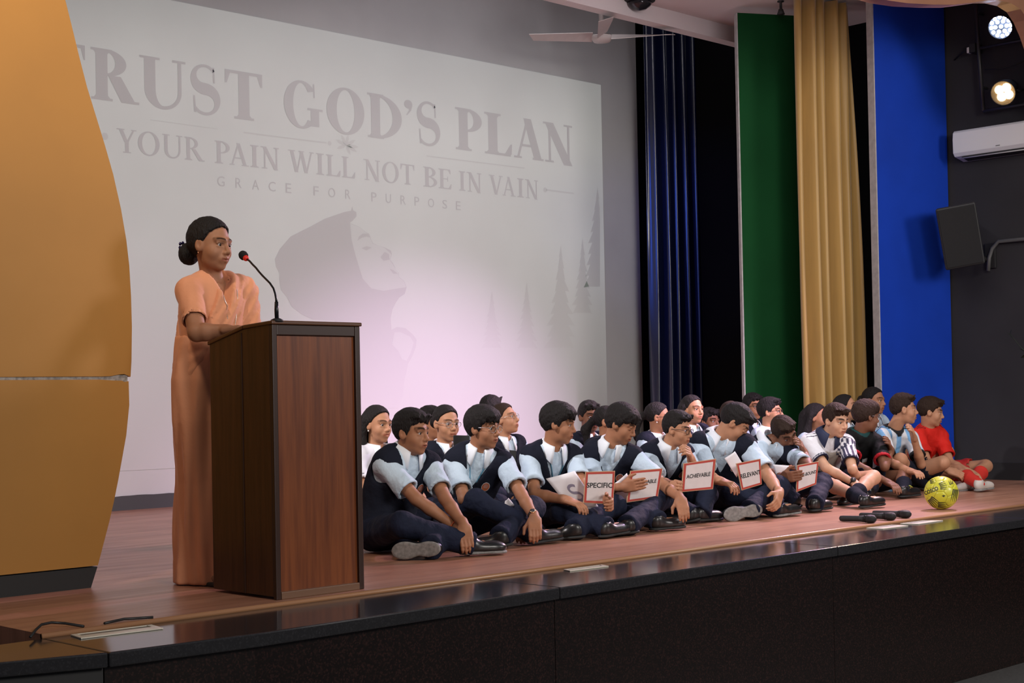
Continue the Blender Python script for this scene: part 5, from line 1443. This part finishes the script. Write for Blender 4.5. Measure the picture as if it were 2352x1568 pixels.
def jersey_black(V, L, k, shl, ell_, hem):
    C = np.tile(V3(.006, .0065, .007), (len(V), 1)); x, y, z = V.T
    C[(z > -.02) & (np.hypot(x, y) < .075)] = (.012, .05, .05)
    C[(np.abs(x+.02) < .022) & (y > .03) & (z < -.20) & (z > -.28)] = (.5, .5, .52)
    C[(np.abs(x-.0) < .07) & (y > .03) & (z < -.29) & (((x*1000).astype(int)//22) % 2 == 0)] = (.35, .45, .60)
    for a, b in zip(shl, ell_):
        t = (V-a) @ unit(b-a); d = np.linalg.norm(V-a-np.outer(t, unit(b-a)), axis=1); l = hem*np.linalg.norm(b-a)
        C[(d < .1) & (t > l-.022)] = (.45, .02, .03)
    return C
def jersey_stripe(V, L, k, shl, ell_, hem):
    C = np.tile(V3(.66, .68, .72), (len(V), 1)); x, y, z = V.T
    C[(((x+.5)*1000).astype(int) // 48) % 2 == 0] = (.20, .42, .70)
    C[(z > -.03) & (np.hypot(x, y) < .082)] = (.02, .02, .022)
    C[(z > -.06) & (np.abs(x) > .055) & (np.abs(y) < .045) & ((y*1000+400).astype(int) % 24 < 10)] = (.02, .02, .022)
    for a, b in zip(shl, ell_):
        t = (V-a) @ unit(b-a); d = np.linalg.norm(V-a-np.outer(t, unit(b-a)), axis=1); l = hem*np.linalg.norm(b-a)
        C[(d < .1) & (t > l-.028)] = (.02, .02, .022)
    return C
def jersey_red(V, L, k, shl, ell_, hem):
    C = np.tile(V3(.55, .018, .012), (len(V), 1)); x, y, z = V.T
    C[(z > -.06) & (np.abs(x) > .06) & (np.abs(x) < .16) & (np.abs(y) < .04) & ((y*1000+400).astype(int) % 24 < 9)] = (.03, .01, .012)
    return C
JERSEY = dict(white=jersey_white, black=jersey_black, stripe=jersey_stripe, red=jersey_red)
# front row, left to right: pixels of the joints ('n' nearer to / 'f' farther from the hall than the joint before)
GRP = 'uniformed students of the front row'
FRONT = [
 dict(label='boy in navy vest beside the lectern with an orange thread on his wrist', skin='tan', hair='short', face=(58, -4, 0), head=(946, 993), hs=1.0, seed=1,
      Y=6.14, P=(884, 1214), N=(936, 1038, 'n'), shR=(884, 1068), shL=(988, 1070), elR=(957, 1146, 'n'), wrR=(1046, 1210, 'n'), hdR=(1084, 1258, 'n'), elL=(1022, 1144, 'n'), wrL=(1066, 1208, 'n'), hdL=(1076, 1262, 'n'),
      knR=(922, 1204, 'n'), anR=(1082, 1250), toR=(1172, 1246), knL=(1030, 1176, 'f'), anL=(990, 1258), toL=(930, 1262), curlR=.55, curlL=.5, palmR='db', palmL='db', thread='orange', sole_m=M_soleg, soluL=None, solupL='b'),
 dict(label='boy in navy vest and glasses with a gold watch and raised knee', skin='tan', hair='fringe', face=(56, -3, 0), head=(1110, 983), seed=2, glasses='s', lanyard=True,
      Y=6.32, P=(1052, 1180), N=(1102, 1035, 'n'), shR=(1044, 1066), shL=(1158, 1066), elR=(1066, 1146, 'n'), wrR=(1178, 1200, 'n'), hdR=(1204, 1238, 'n'), elL=(1198, 1136, 'n'), wrL=(1228, 1190, 'n'), hdL=(1230, 1238, 'n'),
      knR=(1094, 1150, 'n'), anR=(1232, 1226), toR=(1296, 1216), knL=(1226, 1166, 'n'), anL=(1150, 1234), toL=(1110, 1240), curlR=.6, curlL=.6, palmR='db', palmL='db', watch='gold'),
 dict(label='boy in navy vest looking right and holding the white letter sheet and SPECIFIC card', skin='tan', hair='fringe', face=(76, -9, 0), head=(1283, 973), seed=3, lanyard=True,
      Y=6.34, P=(1238, 1160), N=(1270, 1028, 'n'), shR=(1216, 1050), shL=(1316, 1050), elR=(1229, 1134, 'n'), wrR=(1304, 1149, 'n'), hdR=(1350, 1166, 'n'), elL=(1338, 1117, 'n'), wrL=(1392, 1150, 'n'), hdL=(1416, 1164, 'n'),
      knR=(1290, 1174, 'n'), anR=(1392, 1212), toR=(1455, 1200), knL=(1412, 1160, 'n'), anL=(1318, 1216), toL=(1272, 1220), curlR=.45, curlL=.7, palmR='d', palmL='l'),
 dict(label='boy in navy vest looking down with a hand over the MEASURABLE card', skin='tan', hair='fringe', face=(64, -24, 0), head=(1427, 974), seed=4, lids=True,
      Y=6.34, P=(1374, 1150), N=(1404, 1022, 'n'), shR=(1352, 1052), shL=(1458, 1052), elR=(1374, 1124, 'n'), wrR=(1432, 1118, 'n'), hdR=(1480, 1110, 'n'), elL=(1524, 1114, 'n'), wrL=(1563, 1145, 'n'), hdL=(1574, 1188, 'n'),
      knR=(1430, 1164, 'n'), anR=(1512, 1197), toR=(1590, 1190), knL=(1530, 1140, 'n'), anL=(1442, 1206), toL=(1400, 1212), curlR=.22, curlL=.35, palmR='b', palmL='db'),
 dict(label='boy in navy vest and dark glasses with his hand at his mouth', skin='mid', hair='fade', face=(58, -9, 0), head=(1556, 986), seed=5, hs=.95, glasses='d',
      Y=6.32, P=(1510, 1138), N=(1537, 1024, 'n'), shR=(1486, 1046), shL=(1574, 1046), elR=(1516, 1108, 'n'), wrR=(1548, 1114, 'n'), hdR=(1578, 1122, 'n'), elL=(1604, 1104, 'n'), wrL=(1588, 1056, 'n'), hdL=(1578, 1022, 'n'),
      knR=(1544, 1148, 'n'), anR=(1584, 1180), toR=(1552, 1186), knL=(1624, 1134, 'n'), anL=(1612, 1178), toL=(1642, 1176), curlR=.7, curlL=.8, palmR='c', palmL='l', watch='blackL'),
 dict(label='broad boy in navy vest bending over the RELEVANT card', skin='mid', hair='short', face=(78, -42, 0), head=(1688, 972), seed=6, k=1.06, fat=1.12, lids=True,
      Y=6.3, P=(1640, 1128), N=(1654, 1004, 'n'), shR=(1606, 1022), shL=(1714, 1026), elR=(1626, 1096, 'n'), wrR=(1654, 1104, 'n'), hdR=(1698, 1118, 'n'), elL=(1768, 1098, 'n'), wrL=(1790, 1134, 'n'), hdL=(1780, 1172, 'n'),
      knR=(1676, 1134, 'n'), anR=(1792, 1166), toR=(1842, 1158), knL=(1786, 1118, 'n'), anL=(1722, 1172), toL=(1676, 1182), curlR=.5, curlL=.55, palmR='d', palmL='lb', thread='black', solupL='b', sole_m=M_soleg),
 dict(label='boy in navy vest leaning his forehead on his hand beside the TIME-BOUND card', skin='deep', hair='short', face=(28, -30, -24), head=(1802, 994), seed=7, hs=.98, hair_m=M_hairb,
      Y=6.36, P=(1758, 1110), N=(1766, 1012, 'n'), shR=(1738, 1034), shL=(1818, 1044), elR=(1764, 1084, 'n'), wrR=(1798, 1096, 'n'), hdR=(1840, 1092, 'n'), elL=(1857, 1072, 'n'), wrL=(1848, 1040, 'f'), hdL=(1834, 1006, 'n'),
      knR=(1800, 1130, 'n'), anR=(1822, 1150), toR=(1792, 1158), knL=(1890, 1106, 'n'), anL=(1872, 1156), toL=(1916, 1148), curlR=.5, curlL=.3, palmR='b', palmL='l', thread='red'),
 dict(label='boy in a white jersey with navy collar and black watch', skin='fair', hair='short', face=(34, -12, 0), head=(1920, 966), seed=8, top='white', bare=True, hs=1.0, k=1.02, hair_m=M_hairb,
      Y=6.46, P=(1876, 1102), N=(1904, 998, 'n'), shR=(1856, 1016), shL=(1944, 1018), elR=(1898, 1074, 'n'), wrR=(1966, 1111, 'n'), hdR=(1982, 1150, 'n'), elL=(1958, 1078, 'n'), wrL=(1976, 1110, 'f'), hdL=(1992, 1138, 'n'),
      knR=(1890, 1104, 'n'), anR=(1988, 1148), toR=(2066, 1136), knL=(2006, 1096, 'n'), anL=(1962, 1138), toL=(1936, 1150), curlR=.35, curlL=.4, palmR='db', palmL='db', watch='blackR', leg_m=M_vest, sock_top=.72, hem=.72, jaw=1.08, cheek=1.06),
 dict(label='boy in a black jersey and glasses seen from behind his cheek', skin='deep', hair='fringe', face=(106, -6, 0), head=(1990, 956), seed=9, top='black', bare=True, glasses='s', hair_m=M_hairb,
      Y=6.46, P=(1962, 1088), N=(1976, 990, 'n'), shR=(1948, 1010), shL=(2014, 1016), elR=(1964, 1066, 'n'), wrR=(2040, 1108, 'n'), hdR=(2066, 1122, 'n'), elL=(2032, 1072, 'n'), wrL=(2046, 1034, 'f'), hdL=(2040, 1004, 'n'),
      knR=(2008, 1106, 'n'), anR=(1992, 1130), toR=(1962, 1138), knL=(2076, 1094, 'n'), anL=(2076, 1126), toL=(2124, 1120), curlR=.4, curlL=.35, palmR='d', palmL='l', leg_m=M_vest, sock_top=.45, hem=.72, laces=mat('lime_laces', (.45, .5, .06), .6)),
 dict(label='boy in a sky blue striped jersey with a hand raised to his mouth', skin='mid', hair='fade', face=(82, 0, 0), head=(2076, 940), seed=10, top='stripe', bare=True, hair_m=M_hairb,
      Y=6.44, P=(2034, 1076), N=(2052, 984, 'n'), shR=(2028, 1000), shL=(2090, 1004), elR=(2042, 1060, 'n'), wrR=(2090, 1082, 'n'), hdR=(2118, 1086, 'n'), elL=(2116, 1066, 'n'), wrL=(2100, 1008, 'n'), hdL=(2094, 974, 'n'),
      knR=(2068, 1056, 'n'), anR=(2122, 1110), toR=(2150, 1116), knL=(2166, 1062, 'n'), anL=(2116, 1108), toL=(2096, 1116), curlR=.4, curlL=.4, palmR='d', palmL='l', leg_m=M_vest, sock_top=.16, hem=.72),
 dict(label='boy in a red jersey and red socks at the end of the row', skin='mid', hair='short', face=(72, -9, 0), head=(2138, 946), seed=11, top='red', bare=True, hair_m=M_hairb,
      Y=6.5, P=(2132, 1076), N=(2132, 980, 'n'), shR=(2108, 1000), shL=(2160, 1002), elR=(2130, 1060, 'n'), wrR=(2178, 1080, 'n'), hdR=(2222, 1094, 'n'), elL=(2182, 1062, 'n'), wrL=(2228, 1084, 'n'), hdL=(2252, 1100, 'n'),
      knR=(2200, 1082, 'n'), anR=(2250, 1112), toR=(2296, 1104), knL=(2264, 1070, 'n'), anL=(2236, 1108), toL=(2206, 1116), curlR=.4, curlL=.4, palmR='db', palmL='db', leg_m=mat('red_shorts', (.42, .014, .01), .7), sock_m=mat('red_sock', (.55, .022, .012), .8), sock_top=.40, hem=.74, shoe_m=mat('white_trainer', (.5, .46, .42), .6), sole_m=M_soleg),
]
PEOPLE = []
for sp in FRONT:
    J = seated(sp)
    dN = depth_of(J['N'])
    sp['hc'] = atd(*sp['head'], dN-.03)
    if DBG:
        ln = lambda a, b: round(float(np.linalg.norm(J[a]-J[b])), 2)
        print(sp['head'], 'dP', round(depth_of(J['P']), 2), 'dN', round(dN, 2), 'Pz', J['P'].round(2), 'sp', ln('P', 'N'), 'neck', round(float(np.linalg.norm(sp['hc']-J['N'])), 2), 'sh', ln('shR', 'shL'), 'ua', ln('shR', 'elR'), ln('shL', 'elL'), 'fa', ln('elR', 'wrR'), ln('elL', 'wrL'), 'th', ln('hipR', 'knR'), ln('hipL', 'knL'), 'shin', ln('knR', 'anR'), ln('knL', 'anL'), 'ft', ln('anR', 'toR'), ln('anL', 'toL'), 'knz', J['knR'][2].round(2), J['knL'][2].round(2), 'wrz', J['wrR'][2].round(2), J['wrL'][2].round(2), file=DBG)
    r = build_person(sp, J, sp['label'], GRP if sp.get('top') is None else 'students in football jerseys')
    PEOPLE.append((sp, J, r))
    th = sp.get('thread')
    if th: wrist_band(r, J['elR'], J['wrR'], mat('thread_'+th, {'orange': (.60, .10, .02), 'black': (.01, .01, .01), 'red': (.5, .03, .03)}[th], .6), 'wrist_thread', .005, .0275)
    wt = sp.get('watch')
    if wt == 'gold': wrist_band(r, J['elL'], J['wrL'], mat('strap_brown', (.02, .012, .01), .5), 'watch_strap', .018, .027, .08, .017, mat('gold_case', (.75, .42, .25), .25, metal=.9), dirv('db'))
    if wt == 'blackL': wrist_band(r, J['elL'], J['wrL'], M_black, 'watch_strap', .018, .027, .08)
    if wt == 'blackR': wrist_band(r, J['elR'], J['wrR'], M_black, 'watch_strap', .020, .027, .08, .020, M_black, dirv('db'))

# rows behind: head pixel, depth along the view axis, facing
BACK = [
 dict(label='smiling girl with long dark hair sitting behind the lectern boy', head=(868, 974), Y=7.1, face=(48, -4, 0), hair='long', skin='mid', smile=1, vest=False, shirt_m=mat('white_shirt', (.66, .66, .74), .8), hair_m=M_hair),
 dict(label='girl in round glasses and navy vest between the first two boys', head=(1025, 972), Y=7.0, face=(34, -4, 0), hair='bun', skin='mid', glasses='s'),
 dict(label='dark haired child half hidden behind the girl in round glasses', head=(990, 972), Y=7.8, face=(60, 0, 0), hair='short', skin='tan'),
 dict(label='dark haired child seen from behind above the boy with the gold watch', head=(1128, 944), Y=8.2, face=(150, 0, 0), hair='short', skin='tan'),
 dict(label='girl in glasses with curly hair looking up to the right', head=(1160, 962), Y=7.6, face=(64, 12, 0), hair='bun', skin='mid', glasses='s', hair_m=M_hairb),
 dict(label='boy with short hair sitting against the pale wall looking at the hall', head=(1354, 957), Y=7.6, face=(24, -2, 0), hair='short', skin='deep'),
 dict(label='dark haired girl half hidden behind the boy looking down', head=(1396, 968), Y=7.35, face=(70, 0, 0), hair='pony', skin='tan'),
 dict(label='girl with a ponytail and pearl earring before the navy curtain', head=(1512, 958), Y=7.5, face=(78, -4, 0), hair='pony', skin='tan', glasses='d'),
 dict(label='girl with parted hair and a slight smile before the dark curtain', head=(1591, 940), Y=7.5, face=(38, 0, 0), hair='long', skin='mid', smile=.4),
 dict(label='dark haired child in the shade behind the girl with parted hair', head=(1630, 968), Y=8.1, face=(40, 0, 0), hair='short', skin='deep'),
 dict(label='curly haired child whose crown shows above the bending boy', head=(1680, 958), Y=7.2, face=(30, -10, 0), hair='short', skin='tan', hair_m=M_hairb),
 dict(label='boy in dark glasses at the foot of the green panel', head=(1730, 934), Y=7.9, face=(28, 0, 0), hair='short', skin='tan', glasses='d'),
 dict(label='child in dark glasses and pale shirt behind the boy leaning on his hand', head=(1770, 946), Y=7.25, face=(66, 2, 0), hair='short', skin='mid', glasses='d', vest=False),
 dict(label='long haired girl half hidden behind the white jersey boy', head=(1876, 958), Y=7.05, face=(64, -2, 0), hair='long', skin='tan', vest=False),
 dict(label='girl looking up in front of the gold curtain', head=(1944, 936), Y=7.05, face=(72, 12, 0), hair='bun', skin='mid'),
 dict(label='girl with pulled back hair beside the white edge of the blue panel', head=(2008, 920), Y=6.92, face=(48, -2, 0), hair='bun', skin='tan', vest=False),
]
for i, sp in enumerate(BACK):
    sp['seed'] = 30+i; sp['female'] = sp['hair'] in ('long', 'bun', 'pony')
    sp['hc'] = onY(*sp['head'], sp['Y'])
    J = crosslegged(sp['hc'], 45, .97); sp['k'] = .97
    if DBG: print(sp['head'], sp['hc'].round(2), file=DBG)
    r = build_person(sp, J, sp['label'], 'students sitting in the rows behind', front=False)
    if 'earring' in sp['label'] or i == 0:
        A = frame(*sp['face'])
        for sg in (1, -1):
            p = sp['hc']+V3(sg*.077, 0, -.038) @ A
            MB().lathe(p, (0, 0, 1), [(-.005, .001), (-.003, .004), (0, .005), (.003, .004), (.005, .001)], 10).build('earring', mat('pearl', (.8, .78, .75), .2), r, True)
    PEOPLE.append((sp, J, r))
# ------------------------------------------------------------------ cards and sheets the students hold
def quad_plane(corners, depth, yaw, pitch=0):
    n = frame(yaw, pitch)[1]; c0 = atd(sum(c[0] for c in corners)/4, sum(c[1] for c in corners)/4, depth)
    out = []
    for x, y in corners:
        v = ray(x, y); out.append(CP+v*(((c0-CP)@n)/(v@n)))
    return out, n
M_card = mat('card_paper', (0.66, 0.60, 0.60), 0.55, var=.06, vscale=20, bump=.3, bscale=14, coat=.3)
M_red = mat('card_red_border', (0.42, 0.045, 0.03), 0.45)
M_cardb = mat('card_board', (0.45, 0.30, 0.18), 0.7)
M_ink = mat('black_ink', (0.012, 0.012, 0.013), 0.5)
M_paper = mat('white_paper', (0.74, 0.72, 0.76), 0.7, bump=.15, bscale=10)
def card(word, corners, depth, yaw, label, tu=(.05, .95), tv=.5, th=.15):
    (tl, tr_, br, bl), n = quad_plane(corners, depth, yaw)
    c = (tl+tr_+br+bl)/4
    r = empty('word_card', c, label, 'card', 'red-bordered word cards')
    q = lambda u, v, o=0: (bl*(1-u)+br*u)*(1-v)+(tl*(1-u)+tr_*u)*v+n*o
    MB().prism([q(0, 0), q(1, 0), q(1, 1), q(0, 1)], n*-.006).build('board', M_cardb, r, bevel=.001)
    b = .085; e = .022
    for u0, v0, u1, v1 in ((e, e, 1-e, b), (e, 1-b, 1-e, 1-e), (e, b, b, 1-b), (1-b, b, 1-e, 1-b)):
        MB().prism([q(u0, v0, .0005), q(u1, v0, .0005), q(u1, v1, .0005), q(u0, v1, .0005)], n*.0008).build('border', M_red, r)
    MB().prism([q(b, b, .0002), q(1-b, b, .0002), q(1-b, 1-b, .0002), q(b, 1-b, .0002)], n*.0006).build('paper', M_card, r)
    V, Fc = fit_text(word, 1, 1, 1.0, .022)
    mesh_py('lettering', [q(tu[0]+(v[0]+.5)*(tu[1]-tu[0]), tv+v[1]*th, .0018) for v in V], Fc, M_ink, r)
def jd(i, key): return depth_of(PEOPLE[i][1][key])
card('SPECIFIC', [(1345, 1083), (1413, 1081), (1409, 1158), (1340, 1155)], jd(2, 'wrL')-.025, 22, 'red-bordered card reading SPECIFIC', (.06, .93), .57, .16)
card('MEASURABLE', [(1448, 1081), (1522, 1075), (1511, 1144), (1439, 1154)], jd(3, 'wrR')+.045, 22, 'red-bordered card partly covered by a hand reading MEASURABLE', (.09, .86), .60, .13)
card('ACHIEVABLE', [(1570, 1064), (1645, 1053), (1638, 1123), (1565, 1130)], jd(4, 'wrR')-.06, 22, 'red-bordered card reading ACHIEVABLE', (.12, .86), .52, .14)
card('RELEVANT', [(1691, 1064), (1747, 1053), (1750, 1112), (1704, 1126)], jd(5, 'wrR')-.09, 30, 'red-bordered card reading RELEVANT', (.06, .95), .50, .17)
card('TIME-BOUND', [(1831, 1068), (1881, 1059), (1875, 1112), (1829, 1130)], jd(6, 'wrR')-.02, 26, 'red-bordered card reading TIME-BOUND', (.05, .92), .58, .14)
def sheet(corners, depth, yaw, label, bend=.01, n_=8):
    (tl, tr_, br, bl), n = quad_plane(corners, depth, yaw)
    V = []; Fc = []
    for i in range(n_+1):
        for j in range(n_+1):
            u, v = i/n_, j/n_
            V.append((bl*(1-u)+br*u)*(1-v)+(tl*(1-u)+tr_*u)*v+n*bend*sin(pi*u)*(.4+.6*v))
    for i in range(n_):
        for j in range(n_): Fc.append((i*(n_+1)+j, (i+1)*(n_+1)+j, (i+1)*(n_+1)+j+1, i*(n_+1)+j+1))
    o = mesh_py('paper_sheet', V, Fc, M_paper, None, True)
    md = o.modifiers.new('paper', 'SOLIDIFY'); md.thickness = .0012
    tag(o, label, 'paper', 'loose sheets in the students laps')
    return o, lambda u, v, o_: (bl*(1-u)+br*u)*(1-v)+(tl*(1-u)+tr_*u)*v+n*(bend*sin(pi*u)*(.4+.6*v)+o_), n
so, sq, sn = sheet([(1254, 1099), (1320, 1081), (1378, 1168), (1319, 1180)], jd(2, 'wrR')+.06, 20, 'white sheet with a large grey letter S in front of the SPECIFIC boy')
cur = []
for t in np.linspace(0, 1, 22):
    a = radians(40+230*(t/.5)) if t < .5 else radians(90-220*((t-.5)/.5))
    x, y = (.0+.5*cos(a), .5+.5*sin(a)) if t < .5 else (.0+.5*cos(a), -.5+.5*sin(a))
    cur.append((.56+x*.30, .50+y*.20))
V = []
for i, (u, v) in enumerate(cur):
    a, b = np.array(cur[max(i-1, 0)]), np.array(cur[min(i+1, 21)]); d_ = (b-a)/np.linalg.norm(b-a); nn = np.array([-d_[1], d_[0]])*.035
    V += [sq(u+nn[0], v+nn[1], .002), sq(u-nn[0], v-nn[1], .002)]
lt = mesh_py('letter', V, [(2*i, 2*i+1, 2*i+3, 2*i+2) for i in range(21)], mat('grey_marker', (.22, .20, .28), .6), so)
sheet([(1408, 1112), (1440, 1086), (1462, 1150), (1416, 1152)], jd(3, 'wrR')+.09, 20, 'white sheet behind the MEASURABLE card')
sheet([(1664, 1052), (1688, 1036), (1708, 1068), (1692, 1096)], jd(5, 'wrR')-.02, 10, 'folded white sheet above the RELEVANT card')
sheet([(1774, 1066), (1812, 1069), (1815, 1122), (1790, 1112)], jd(6, 'wrR')+.06, 20, 'white sheet in the lap beside the TIME-BOUND card')
sheet([(1160, 1150), (1168, 1143), (1184, 1162), (1158, 1163)], jd(1, 'wrR')+.10, 20, 'white paper corner in the lap of the boy with the gold watch')
def folder(corners, depth, yaw, label):
    P, n = quad_plane(corners, depth, yaw)
    o = MB().prism([P[3], P[2], P[1], P[0]], n*-.02).build('black_folder', M_black, None, bevel=.003)
    tag(o, label, 'folder')
folder([(1042, 999), (1079, 1000), (1079, 1060), (1042, 1060)], jd(1, 'N')+.38, 10, 'black upright folder behind the boy with the gold watch')
folder([(1171, 1033), (1186, 1035), (1190, 1090), (1173, 1090)], jd(1, 'N')+.42, 10, 'slim black folder before the girl with curly hair')

# ------------------------------------------------------------------ the speaker at the lectern
M_sari = mat('peach_sari', (0.68, 0.285, 0.145), 0.75, var=.08, vscale=5, bump=.18, bscale=40, sheen=.15)
WC = V3(3.72, 5.73, 0)
wom = empty('person', WC, 'woman in a peach sari speaking at the lectern', 'person')
BY = 48
Bf = frame(BY, 0); fx_, fy_, fz_ = Bf
Ww = dict(skin='tan')
hc = atd(486, 562, depth_of(WC)-.02); WA = frame(60, -6, 0)
N_ = atd(489, 634, depth_of(WC)+.01); P_ = V3(WC[0], WC[1], .90)+fy_*-.01
shR = reach(N_, (436, 668), .16, True); shL = reach(N_, (545, 664), .16, False)
elR = reach(shR, (452, 764), .27, True); wrR = V3(3.585, 5.41, 1.105); hdR = V3(3.66, 5.29, 1.118)
elL = shL+V3(0, 0, -.25)+fx_*-.03+fy_*.05; wrL = V3(3.86, 5.47, 1.11); hdL = V3(3.80, 5.33, 1.11)
T = torso_frame(P_, N_, shR, shL); L = np.linalg.norm(N_-P_)
loc = lambda p: T @ (p-N_)
parts = [head_patch(hc, WA, 1.0, N_-T[2]*.02, .0034, 1.05, .3, True, False, 1.10)]
for sh_, el_, wr_, hd_, rt_ in ((shR, elR, wrR, hdR, True), (shL, elL, wrL, hdL, False)):
    parts.append(arm_patch(sh_, el_, wr_, hd_, V3(0, 0, -1), rt_, .004, 1.0, .25, 1.12))
f = Field(WC+V3(-.35, -.35, 0), WC+V3(.35, .35, 1.5), .014)
f.add(rc(P_, (P_+N_)/2, .085, .085), .05); f.add(rc((P_+N_)/2, N_-T[2]*.06, .085, .05), .05)
for g_, sh_, el_ in ((1, shR, elR), (-1, shL, elL)):
    f.add(rc(N_-T[2]*.06, sh_, .042, .042), .03); f.add(rc(sh_, el_, .040, .034), .02)
    hp, kn, an = P_+fx_*.085*g_, WC+fx_*.085*g_+V3(0, 0, .48), WC+fx_*.08*g_+V3(0, 0, .08)
    f.add(rc(hp, kn, .07, .05), .03); f.add(rc(kn, an, .048, .032), .02); f.add(rc(an, an+fy_*.13-V3(0, 0, .05), .03, .022), .02)
parts.append((*f.mesh(), None))
V, Q, C = patch_join(parts); mesh_np('body', V, Q, skin_mat('skin_tan', SKIN['tan']), wom, attr=C)
V, Q = hair_patch(hc, WA, 1.0, 'bunlow', .0038, 77); mesh_np('hair', V, Q, M_hair, wom)
for sg in (-1, 1):
    e = bpy.data.objects.new('eye', EYE_ME); COL.objects.link(e); e.parent = wom
    e.location = (hc+V3(sg*.031, .0675, .0012) @ WA-WC).tolist(); e.rotation_euler = Matrix(WA.T.tolist()).to_euler()
cl = MB()
for i in range(7):
    a = i/7*2*pi; p = hc+V3(.012*cos(a), -.168-.004*sin(2*a), -.020+.022*sin(a)) @ WA
    cl.lathe(p, -WA[1], [(0, .004), (.006, .009), (.010, .006), (.012, .001)], 8)
cl.build('hair_clip', mat('glossy_dark_clip', (.03, .02, .09), .12, metal=.5), wom, True)
MB().lathe(hc+V3(.079, -.004, -.040) @ WA, (0, 0, 1), [(-.004, .001), (0, .004), (.004, .001)], 8).build('earring', mat('gold_case', (.75, .42, .25), .25, metal=.9), wom, True)
# blouse
shl = [loc(shR), loc(shL)]; ela = [loc(elR), loc(elL)]
lo_, hi_ = V3(-.42, -.30, -L-.15), V3(.42, .35, .14)
f = Field(lo_, hi_, .0085); torso_prims(f, L, slouch=.0, upto=.9); shoulders(f, shl, .056, .056)
for a, b in zip(shl, ela):
    e = a+(b-a)*.72; f.add(rc(a, e, .058, .054), .03)
f.wrinkle(.0025, 50, 5)
for a, b in zip(shl, ela):
    e = a+(b-a)*.72; f.cut(beyond(e, b-a, .1, .14), .004); f.cut(rc(e-unit(b-a)*.015, e+unit(b-a)*.1, .046, .050), .004)
f.cut(ell((0, .02, .02), (.062, .075, .075)), .006)
X, Y, Z = f.grid(); f.keep(-np.maximum((np.abs(X)-(Z+.13)*.45)*.9, -(Y-.02)), .006)
Vb, Qb = f.mesh(); mesh_np('blouse', N_+Vb @ T, Qb, M_sari, wom)
# draped end of the sari over the left shoulder
f = Field(lo_, hi_, .0085); torso_prims(f, L, grow=.014, slouch=.0, upto=.9); f.add(rc((0, -.012, -.05), shl[1]+V3(-.012, 0, -.005), .066, .074), .035)
f.add(rc(shl[1]+V3(-.02, .02, -.02), shl[1]+V3(-.03, .06, -.22), .066, .060), .03)
X, Y, Z = f.grid()
f.d = (f.d+.0035*np.sin((X*.86+Z*.5)*120+3*np.sin(Z*9))+.002*np.sin((X*.8+Z*.6)*260)).astype(np.float32)
f.keep((X-(.035-Z*.36))*.92+0*Y, .006)
f.cut(ell((0, .03, .03), (.066, .085, .085)), .006)
f.keep(-np.maximum((np.abs(X-.01)-(Z+.16)*.36)*.92, -(Y-.02)), .006)
Vp, Qp = f.mesh(); mesh_np('sari_drape', N_+Vp @ T, Qp, M_sari, wom)
# skirt with pleats
zs_ = np.array([0, .12, .45, .72, .90, 1.02, 1.10]); aa = np.array([.165, .158, .158, .178, .178, .158, .140]); bb = np.array([.170, .150, .142, .160, .158, .135, .12])
f = Field(WC+V3(-.30, -.30, -.02), WC+V3(.30, .30, 1.16), .010)
X, Y, Z = f.grid(); x_, y_ = X-WC[0], Y-WC[1]
u_ = x_*fx_[0]+y_*fx_[1]; v_ = x_*fy_[0]+y_*fy_[1]
a_ = np.interp(Z, zs_, aa); b_ = np.interp(Z, zs_, bb); th_ = np.arctan2(v_+0*Z, u_+0*Z)
pl_ = .006*np.sin(th_*15+3.0*Z+1.2*np.sin(Z*6))*(.4+.6*np.clip(1.1-Z, 0, 1))+.010*np.sin(th_*4+Z*5)+.005*np.sin(th_*9-Z*9)
f.d = np.maximum(np.maximum((np.sqrt((u_/a_)**2+(v_/b_)**2)-1)*np.minimum(a_, b_)+pl_, Z-1.10), .004-Z).astype(np.float32)
Vs, Qs = f.mesh(); mesh_np('sari_skirt', Vs, Qs, M_sari, wom)
ch = MB()
for g_ in (1, -1):
    ch.tube([N_+(front_at(np.concatenate([Vb, Vp]), g_*.055*(1-t)**.7-.01*t, -.01-.27*t, .006)) @ T for t in np.linspace(0, 1, 12)], .0018, 6)
ch.build('necklace', mat('silver_chain', (.55, .48, .42), .3, metal=.8), wom, True)
for g_ in (1, -1):
    a = WC+fx_*.085*g_+V3(0, 0, .03)
    MB().obox(a+fy_*.11-V3(0, 0, .02), fx_, fy_, V3(0, 0, 1), .035, .09, .009).build('sandal', M_black, wom, bevel=.006)
if DBG:
    print('elR', elR.round(3), 'wrR', wrR, 'len', np.linalg.norm(elR-wrR), 'tris', sum(len(o.data.loops)-2*len(o.data.polygons) for o in bpy.data.objects if o.type == 'MESH'), file=DBG); DBG.close()
